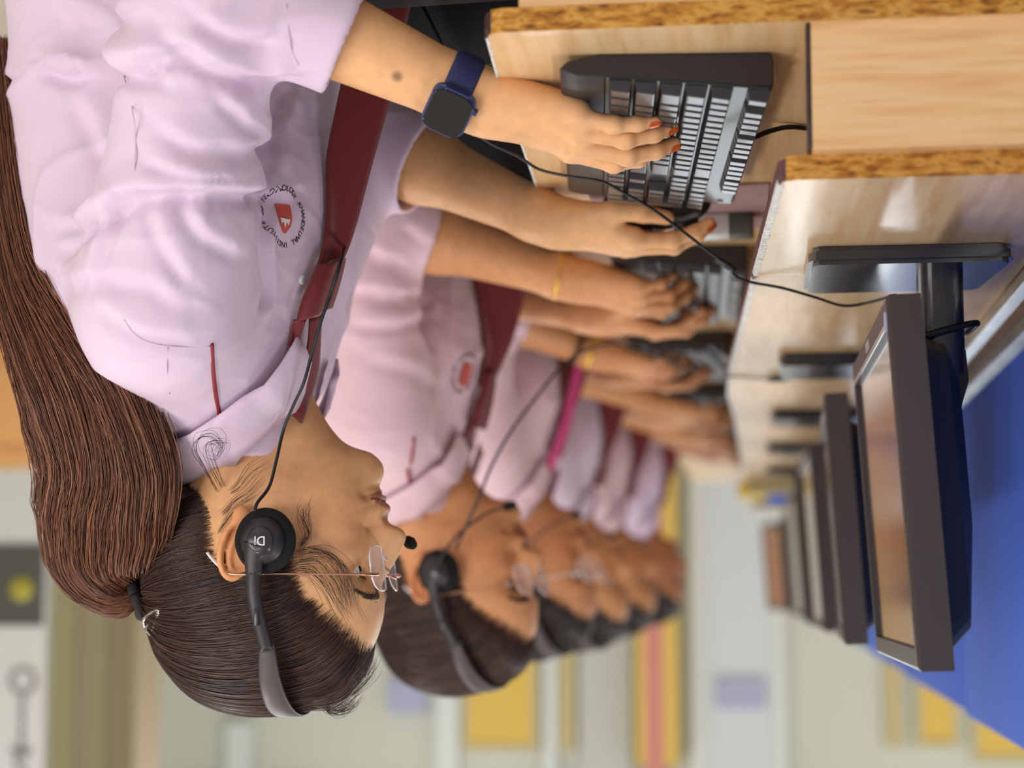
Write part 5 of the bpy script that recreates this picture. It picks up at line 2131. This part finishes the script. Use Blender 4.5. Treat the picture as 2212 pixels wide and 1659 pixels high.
wisps([[(470, 1060, -.06), (440, 1010, -.085), (420, 970, -.11), (432, 942, -.12), (462, 938, -.12), (478, 962, -.115), (465, 985, -.115), (445, 978, -.12)],
       [(480, 1050, -.06), (455, 1000, -.09), (448, 960, -.115), (475, 955, -.115), (470, 985, -.115)],
       [(500, 1060, -.062), (520, 1045, -.062), (545, 1010, -.062), (585, 985, -.06)],
       [(480, 1110, -.066), (510, 1080, -.066), (540, 1060, -.066), (575, 1020, -.064)],
       [(475, 1150, -.068), (500, 1110, -.069), (530, 1085, -.068), (560, 1070, -.068)]], 9, 10, 0.0016, 0.00014, 'hair_dark')
wisps([[(640, 1195, -.078), (690, 1190, -.075), (730, 1215, -.069), (752, 1250, -.063), (758, 1290, -.057), (770, 1335, -.047)],
       [(645, 1210, -.077), (690, 1205, -.074), (722, 1232, -.068), (740, 1270, -.062), (752, 1310, -.055)],
       [(640, 1230, -.076), (670, 1235, -.074), (700, 1265, -.069), (720, 1300, -.063), (745, 1340, -.055)],
       [(648, 1180, -.076), (668, 1150, -.073), (655, 1110, -.072), (665, 1085, -.07)]], 20, 14, 0.0014, 0.00015, 'hair_dark')
wisps([[(640, 1520, -.01), (700, 1525, -.015), (745, 1505, -.02), (775, 1475, -.02), (792, 1450, -.02), (800, 1425, -.02)],
       [(650, 1515, -.03), (700, 1510, -.035), (740, 1488, -.04), (770, 1455, -.04), (788, 1420, -.035)],
       [(690, 1515, 0.0), (720, 1535, 0.0), (750, 1525, 0.0), (768, 1500, 0.0)]], 44, 12, 0.008, 0.00016, 'hair_dark')

# snap clip in the hair
hcl = empty('hair_clip')
tag(hcl, 'silver triangular snap clip in the brown hair', 'hair clip')
c0, c1 = Vector(P1['hl']((-0.104, 0.030, 0.057))), Vector(P1['hl']((-0.082, 0.052, 0.040)))
nrm = (c0 + c1) / 2 - Vector(P1['hc'])
HTc = lambda q_: Vector(P1['hc']) + (q_ - Vector(P1['hc'])).normalized() * (float(tlook(HT0, np.array((q_ - Vector(P1['hc'])))[None])[0]) + 0.0045)
c0, c1 = HTc(c0), HTc(c1)
dv = (c1 - c0).normalized()
nv_ = nrm.normalized()
sv = dv.cross(nv_).normalized()
L_ = (c1 - c0).length
loop = [c0 + sv * 0.0075, c0 + dv * L_ * 0.5 + sv * 0.0055 + nv_ * 0.001, c1 + nv_ * 0.0, c0 + dv * L_ * 0.5 - sv * 0.0055 + nv_ * 0.001, c0 - sv * 0.0075, c0 - dv * 0.004, c0 + sv * 0.0075]
V_, F_ = sweep(smooth_path(loop, 5), 0.0019, 8)
co_ = obj('clip_frame', [M1 @ v for v in V_], F_, 'clip_silver', hcl, True)
V_, F_ = sweep([c0 - dv * 0.003, c0 + dv * L_ * 0.55, c1], [0.0026, 0.0018, 0.0010], 8)
obj('clip_tongue', [M1 @ v for v in V_], F_, 'clip_silver', hcl, True)

make_headset(P1['HM'], -1, 'black headset with white logo on the nearest student', 0.0, True)
make_glasses(P1['HM'], 'rimless rose gold eyeglasses on the nearest student', (0.0007, 'frame_clear'), 'lens_clear', 'rose_gold', -0.001, 0.0005)

# wristwatch
wa = G1['L']
elb, wri = Vector(wa['el']), Vector(wa['wr'])
axv = (wri - elb).normalized()
wc = wri - axv * 0.026
wn = Vector((-0.10, 0.74, 0.66))
wn = (wn - axv * wn.dot(axv)).normalized()
ws = axv.cross(wn).normalized()
wat = empty('wristwatch')
wat.matrix_world = M1 @ Matrix.Translation(wc) @ Matrix((axv, ws, wn)).transposed().to_4x4()
tag(wat, 'square black wristwatch with dark blue strap on the nearest student', 'watch')
rb = 0.0285
ring, ups_ = [], []
for k in range(41):
    a = math.radians(112 + 316 * k / 40)
    ring.append((0, math.cos(a) * (rb + 0.0012), math.sin(a) * (rb + 0.0012)))
    ups_.append((0, math.cos(a), math.sin(a)))
V_, F_ = sweep(ring, 0.0120, 12, (1.0, 0.13), ups_)
obj('strap', V_, F_, 'watch_blue', wat, True)
cs = prism('case', rrect(-0.0180, 0.0180, -0.0205, 0.0205, 0.0085, 6), 'z', rb - 0.0005, rb + 0.0085, 'watch_blue', wat, bev=0.0028, seg=3)
prism('glass', rrect(-0.0162, 0.0162, -0.0187, 0.0187, 0.0075, 6), 'z', rb + 0.0080, rb + 0.0098, 'watch_glass', cs, bev=0.0012, seg=2)
cw = lathe('crown', [(0.0005, 0.0035), (0.0026, 0.0035), (0.0030, 0.0028), (0.0030, 0.0)], 'watch_blue', cs, 16, 'x', (0.0178, -0.008, rb + 0.004))

# headset cable: down the neck, behind the tie, over the desk to the monitor
tube('headset_cable', [at(a, b, 1.70 + c) for a, b, c in ((551, 1105, -.098), (556, 1086, -.094), (582, 1050, -.080), (598, 990, -.074), (612, 930, -.070), (632, 880, -.078), (655, 830, -.088), (672, 770, -.090), (690, 705, -.098), (712, 640, -.100), (736, 565, -.098), (748, 520, -.03), (760, 430, -.02), (790, 250, -.02), (815, 60, -.02), (880, -25, -.04),
      (960, 110, -.08), (1012, 262, -.04), (1050, 303, .0), (1120, 338, .02), (1165, 366, .03), (1230, 381, .03), (1300, 392, .03), (1350, 418, .04), (1410, 452, .055), (1470, 496, .075), (1530, 542, .095), (1566, 570, .105), (1590, 597, .112), (1625, 610, .118), (1690, 622, .122), (1760, 642, .14), (1820, 660, .17), (1870, 655, .18), (1935, 638, .14))],
     0.0015, 'cable_black', None, 8, 8)
hcb = bpy.data.objects['headset_cable']
tag(hcb, 'thin black headset cable running from the nearest student to the monitor', 'cable')
kp = at(1566, 570, 1.805)
tube('cable_clip', [kp + Vector((0.010, 0, -0.006)), kp, kp + Vector((-0.010, 0.0, 0.007))], [0.003, 0.0048, 0.003], 'cable_black', hcb, 8, 4)
kb1 = [o for o in COL.objects if o.name == 'keyboard'][0]
kc = tube('keyboard_cable', [(0.010, 1.650, 0.714), (0.002, 1.652, 0.714), (-0.012, 1.656, 0.708), (-0.03, 1.664, 0.7032), (-0.06, 1.68, 0.7030), (-0.14, 1.70, 0.7030)], 0.0022, 'cable_black', None, 8, 6)
tag(kc, 'short black cable leaving the back of the near keyboard', 'cable')

# mouse under the right hand, pad and small box beside it
ms = empty('computer_mouse', (0.1, 1.935, ZL + 0.0035))
tag(ms, 'black computer mouse under the right hand of the nearest student', 'mouse')
mf = Field()
mf.ell((0, 0, 0.008), (0.054, 0.030, 0.027), None, 0.01)
mf.ell((0.012, 0, 0.010), (0.040, 0.028, 0.024), None, 0.01)
mf.add(lambda P: 0.0012 - P[:, 2], (0, 0, 0), 0.2, 0.002, 'i')
mv, mq = mesh_field(mf, (-0.07, -0.045, -0.01), (0.07, 0.045, 0.05), 0.0025, 16)
np_obj('mouse_body', mv, mq, 'black_plastic', ms)
lathe('scroll_wheel', [(0.0005, -0.0035), (0.007, -0.0035), (0.0085, 0), (0.007, 0.0035), (0.0005, 0.0035)], 'hs_foam', ms, 20, 'y', (-0.032, 0, 0.027))
tag(box('mouse_pad', -0.012, 0.170, 1.905, 2.135, ZL + 0.0004, ZL + 0.0032, 'pad_pink', None, 0.001), 'thin pinkish grey mouse pad between the two nearest keyboards', 'mouse pad')
wb_ = empty('small_box', (0.045, 2.055, ZL + 0.0034), math.radians(3))
tag(wb_, 'small white plastic box with a dark end beside the mouse', 'box')
box('box_body', -0.016, 0.040, -0.016, 0.016, 0, 0.024, 'white_plastic', wb_, 0.002)
box('box_end', -0.040, -0.0165, -0.016, 0.016, 0, 0.024, 'slate', wb_, 0.002)

# ------------------------------------------------------------------ the other students down the row
mat('frame_tan', rgb(188, 132, 100), 0.3, metal=0.4)


def arms(hemL=0.10, wl=(0.256, 0.16, 0.724), wr_=(0.262, -0.10, 0.726), el=(0.02, 0.240, 0.645), er=(0.03, -0.235, 0.645), r2=0.045):
    L_ = dict(sh=(-0.020, 0.160, 0.872), el=el, wr=wl, f=(0.92, -0.24, 0.28), n=(-0.28, 0.25, 0.92), s=(0.1, -1, 0.2), hem=hemL, r1=0.058, r2=r2,
              curl=[(16, 28, 16), (18, 28, 16), (20, 30, 18), (24, 34, 18)], spread=4.0)
    R_ = dict(sh=(-0.020, -0.160, 0.872), el=er, wr=wr_, f=(0.94, 0.16, 0.28), n=(-0.28, -0.15, 0.94), s=(0.1, 1, 0.1), hem=hemL, r1=0.058, r2=r2,
              curl=[(16, 28, 16), (18, 28, 16), (20, 30, 18), (24, 34, 18)], spread=4.0)
    return dict(L=L_, R=R_)


CR2 = [([(760, 520), (830, 545), (930, 560)], 0.006, 0.011), ([(745, 610), (830, 625), (935, 640)], 0.006, 0.011), ([(770, 690), (860, 690), (940, 670)], 0.005, 0.010),
       ([(880, 480), (930, 520)], 0.003, 0.008), ([(940, 640), (930, 700), (955, 760)], 0.004, 0.009), ([(800, 760), (880, 780), (950, 820)], 0.003, 0.012)]
G2 = dict(X=0.443, Y=2.45, dz=0.02, h=0.0026, hsh=0.0046, tone=rgb(222, 158, 108), shirt='shirt_pink', seed=5, label='second student with smooth dark hair, headset microphone and gold bangle',
          stool='black round stool under the second student', head=(0.060, 0, 1.076), hrot=(13, 9, 0), cap='hair_cap', hairmat='hair_dark', strands=5000, srad=0.0005, creases=CR2, gaze=0.1, **arms())
G2['L'] = dict(sh=(-0.020, 0.160, 0.872), el=(-0.012, 0.238, 0.646), wr=(0.226, 0.160, 0.712), f=(0.90, -0.26, 0.28), n=(-0.30, 0.42, 0.86), s=(0.1, -1, 0.4), hem=0.080, r1=0.058, r2=0.046,
               curl=[(18, 28, 16), (20, 30, 16), (22, 32, 18), (24, 34, 18)], spread=5.0)
G2['R'] = dict(G2['R'], wr=(0.232, -0.12, 0.716), el=(0.03, -0.22, 0.645))
P2 = build_person(G2)
make_headset(P2['HM'], 1, 'black headset with its boom microphone in front of the second student', 4.0)
make_glasses(P2['HM'], 'thin clear eyeglasses on the second student', (0.0007, 'frame_clear'), 'lens_clear', 'frame_tan')
G3 = dict(X=0.422, Y=3.20, dz=0.005, h=0.0040, hsh=0.0070, tone=rgb(206, 144, 98), shirt='shirt_pink', seed=8, far=True, label='third student with glasses and a pink lanyard, half hidden by the second',
          stool='black round stool under the third student', head=(0.050, 0, 1.072), hrot=(14, 10, 0), strands=1200, srad=0.0010,
          **arms(0.09, (0.170, 0.135, 0.722), (0.190, -0.08, 0.728), (-0.02, 0.24, 0.65), (-0.01, -0.22, 0.65)))
P3 = build_person(G3)
make_headset(P3['HM'], 1, 'black headset on the third student', 2.0)
make_glasses(P3['HM'], 'clear eyeglasses on the third student', (0.0012, 'frame_white'), 'lens_clear', 'frame_white')
far = [(0.416, 3.95, 0.012, (18, 8, 0), 'fourth student in the row, face half hidden by the third', 'black round stool under the fourth student', rgb(204, 144, 96), 'shirt_lilac', 11),
       (0.404, 4.70, 0.004, (14, 10, 0), 'fifth student in the row, blurred in the distance', 'black round stool under the fifth student', rgb(200, 140, 92), 'shirt_pink', 14),
       (0.366, 5.45, -0.015, (6, 6, 0), 'farthest student with black hair at the end of the row', 'black round stool under the farthest student', rgb(176, 118, 78), 'shirt_lilac', 17)]
PF = []
for (x, y, dz, hr, lab, stl, tone, sh, sd) in far:
    g = dict(X=x, Y=y, dz=dz, h=0.0055, hsh=0.0095, tone=tone, shirt=sh, seed=sd, far=True, label=lab, stool=stl, head=(0.048, 0, 1.075), hrot=hr, strands=500, srad=0.0016, **arms(0.10, (0.215, 0.16, 0.724), (0.225, -0.10, 0.726), (-0.01, 0.24, 0.645), (0.0, -0.235, 0.645)))
    PF.append(build_person(g))
make_headset(PF[0]['HM'], 1, 'black headset on the fourth student', 2.0)
make_headset(PF[1]['HM'], 1, 'black headset on the fifth student', 2.0)


def ring_on(P_, g, key, back, R_, r_, m, name, label, cat, axo=(0, 0)):
    a = g[key]
    dzv = Vector((0, 0, g.get('dz', 0)))
    e_, w__ = Vector(a['el']) + dzv, Vector(a['wr']) + dzv
    ax = (w__ - e_).normalized()
    c = w__ - ax * back
    s1 = ax.cross(Vector((0, 0, 1))).normalized()
    s2 = s1.cross(ax)
    pts = [c + (s1 * math.cos(2 * math.pi * k / 28) + s2 * math.sin(2 * math.pi * k / 28)) * R_ + ax * (0.006 * math.cos(2 * math.pi * k / 28)) for k in range(29)]
    o = tube(name, [P_['M'] @ p for p in pts], r_, m, None, 8, 1)
    tag(o, label, cat)
    return o


ring_on(P2, G2, 'L', 0.020, 0.0290, 0.0016, 'gold', 'bangle', 'thin gold bangle on the wrist of the second student', 'bangle')
ring_on(P3, G3, 'L', 0.020, 0.0300, 0.0030, 'gold', 'bracelet', 'pale gold bracelet on the wrist of the third student', 'bracelet')
ring_on(P3, G3, 'L', 0.042, 0.0325, 0.0036, 'hs_foam', 'bead_bracelet', 'dark beaded bracelet on the forearm of the third student', 'bracelet')

# epaulette piping, crest and pocket print of the second student
M2i = P2['M'].inverted()


def hit2(x, y):
    h_ = P2['stree'].ray_cast(M2i @ CAM, (M2i.to_3x3() @ ray(x, y)).normalized())
    return (h_[0], h_[1]) if h_[0] is not None else (None, None)


for run in (((893, 944), (890, 975), (886, 1000)), ((880, 1012), (884, 1035), (888, 1055))):
    pp = [hit2(*q_) for q_ in run]
    pp = [a + b * 0.0006 for a, b in pp if a is not None]
    if len(pp) > 1:
        tube('red_piping', pp, 0.0022, 'piping_red', P2['shirt'], 6, 4)
h_, n_ = hit2(1004, 806)
if h_ is not None:
    upv = (Vector((0, 0, 1)) - n_ * n_.z).normalized()
    rtv = upv.cross(n_)
    Mx = Matrix.Translation(h_ + n_ * 0.0022) @ Matrix((rtv, upv, n_)).transposed().to_4x4()
    cr = prism('crest_emblem', rrect(-0.010, 0.010, -0.013, 0.016, 0.007, 4), 'z', -0.001, 0.0004, 'crest_red', P2['shirt'])
    cr.matrix_local = Mx
    VV, FF = [], []
    txt = 'KHANDELWAL INSTITUTE OF TECHNOLOGY '
    for i, ch in enumerate(txt):
        if ch == ' ':
            continue
        a = math.radians(215 - i * 360 / len(txt))
        me = text_mesh(ch, 0.0064, 0.0002)
        b = len(VV)
        for v in me.vertices:
            rot = a - math.pi / 2
            x_ = v.co.x * math.cos(rot) - v.co.y * math.sin(rot) + math.cos(a) * 0.0235
            y_ = v.co.x * math.sin(rot) + v.co.y * math.cos(rot) + math.sin(a) * 0.0235
            p = h_ + rtv * x_ + upv * y_
            ht = P2['stree'].ray_cast(p + n_ * 0.03, -n_)
            VV.append((ht[0] if ht[0] is not None else p) + n_ * (0.001 + v.co.z))
        FF += [tuple(b + k for k in p.vertices) for p in me.polygons]
        bpy.data.meshes.remove(me)
    obj('crest_lettering', VV, FF, 'crest_ink', P2['shirt'])

c2 = tube('headset_cable', [at(a, b, c) for a, b, c in ((985, 1185, 2.36), (1010, 1130, 2.34), (1035, 1075, 2.33), (1060, 1010, 2.33), (1105, 930, 2.36), (1165, 850, 2.42), (1215, 790, 2.46), (1270, 755, 2.50), (1340, 745, 2.54), (1420, 770, 2.6), (1500, 800, 2.7))],
          0.0018, 'cable_black', None, 8, 8)
tag(c2, 'grey black headset cable hanging from the second student', 'cable')
# lanyard of the third student
ly = empty('lanyard')
tag(ly, 'pink lanyard with a card on the third student', 'lanyard')
lp = []
for x, y, z in ((0.040, 0.060, 0.955), (0.066, 0.062, 0.905), (0.090, 0.066, 0.85), (0.106, 0.066, 0.79), (0.122, 0.062, 0.72), (0.128, 0.058, 0.68)):
    lp.append(P3['M'] @ Vector((x + 0.012, y, z)))
tube('strap', lp, 0.010, 'lanyard_pink', ly, 10, 6, (1.0, 0.12), (-0.7, -0.7, 0))
cp = lp[-1]
box('card', cp.x - 0.003, cp.x, cp.y - 0.045, cp.y + 0.012, cp.z - 0.085, cp.z, 'door_white', ly, 0.001)

# tangled cables beside the second monitor
tc_ = tube('monitor_cable', [(-0.01, 2.66, 0.8135), (-0.03, 2.64, 0.8135), (-0.012, 2.63, 0.818), (-0.03, 2.655, 0.816), (-0.05, 2.64, 0.8135), (-0.08, 2.66, 0.8135), (-0.10, 2.64, 0.8135), (-0.13, 2.66, 0.8135), (-0.17, 2.65, 0.8135)], 0.0024, 'cable_black', None, 8, 8)
tag(tc_, 'tangled black cable on the shelf behind the second monitor base', 'cable')
tc_ = tube('monitor_cable', [(0.05, 2.63, 0.8128), (0.03, 2.635, 0.8128), (0.005, 2.655, 0.8128), (-0.02, 2.662, 0.8128)], 0.0013, 'cable_black', None, 8, 8)
tag(tc_, 'thin dark lead crossing the shelf edge by the second monitor', 'cable')

# things at the far end of the row
mat('box_yellow', rgb(226, 196, 40), 0.6)
tag(box('paper_box', -0.008, 0.060, 5.16, 5.26, ZU + 0.0005, ZU + 0.044, 'box_yellow', None, 0.003), 'bright yellow box at the far end of the desks', 'box')
tag(box('storage_box', -0.094, -0.016, 5.18, 5.28, ZU + 0.0005, ZU + 0.055, 'blue_fabric', None, 0.003), 'blue box at the far end of the desks', 'box')
a = at(1735, 990, 4.95)
tag(box('folder', -0.11, 0.035, 4.99, 5.03, ZU + 0.0005, ZU + 0.045, 'pillar_olive', None, 0.003), 'olive green folder lying on the far shelf', 'folder')
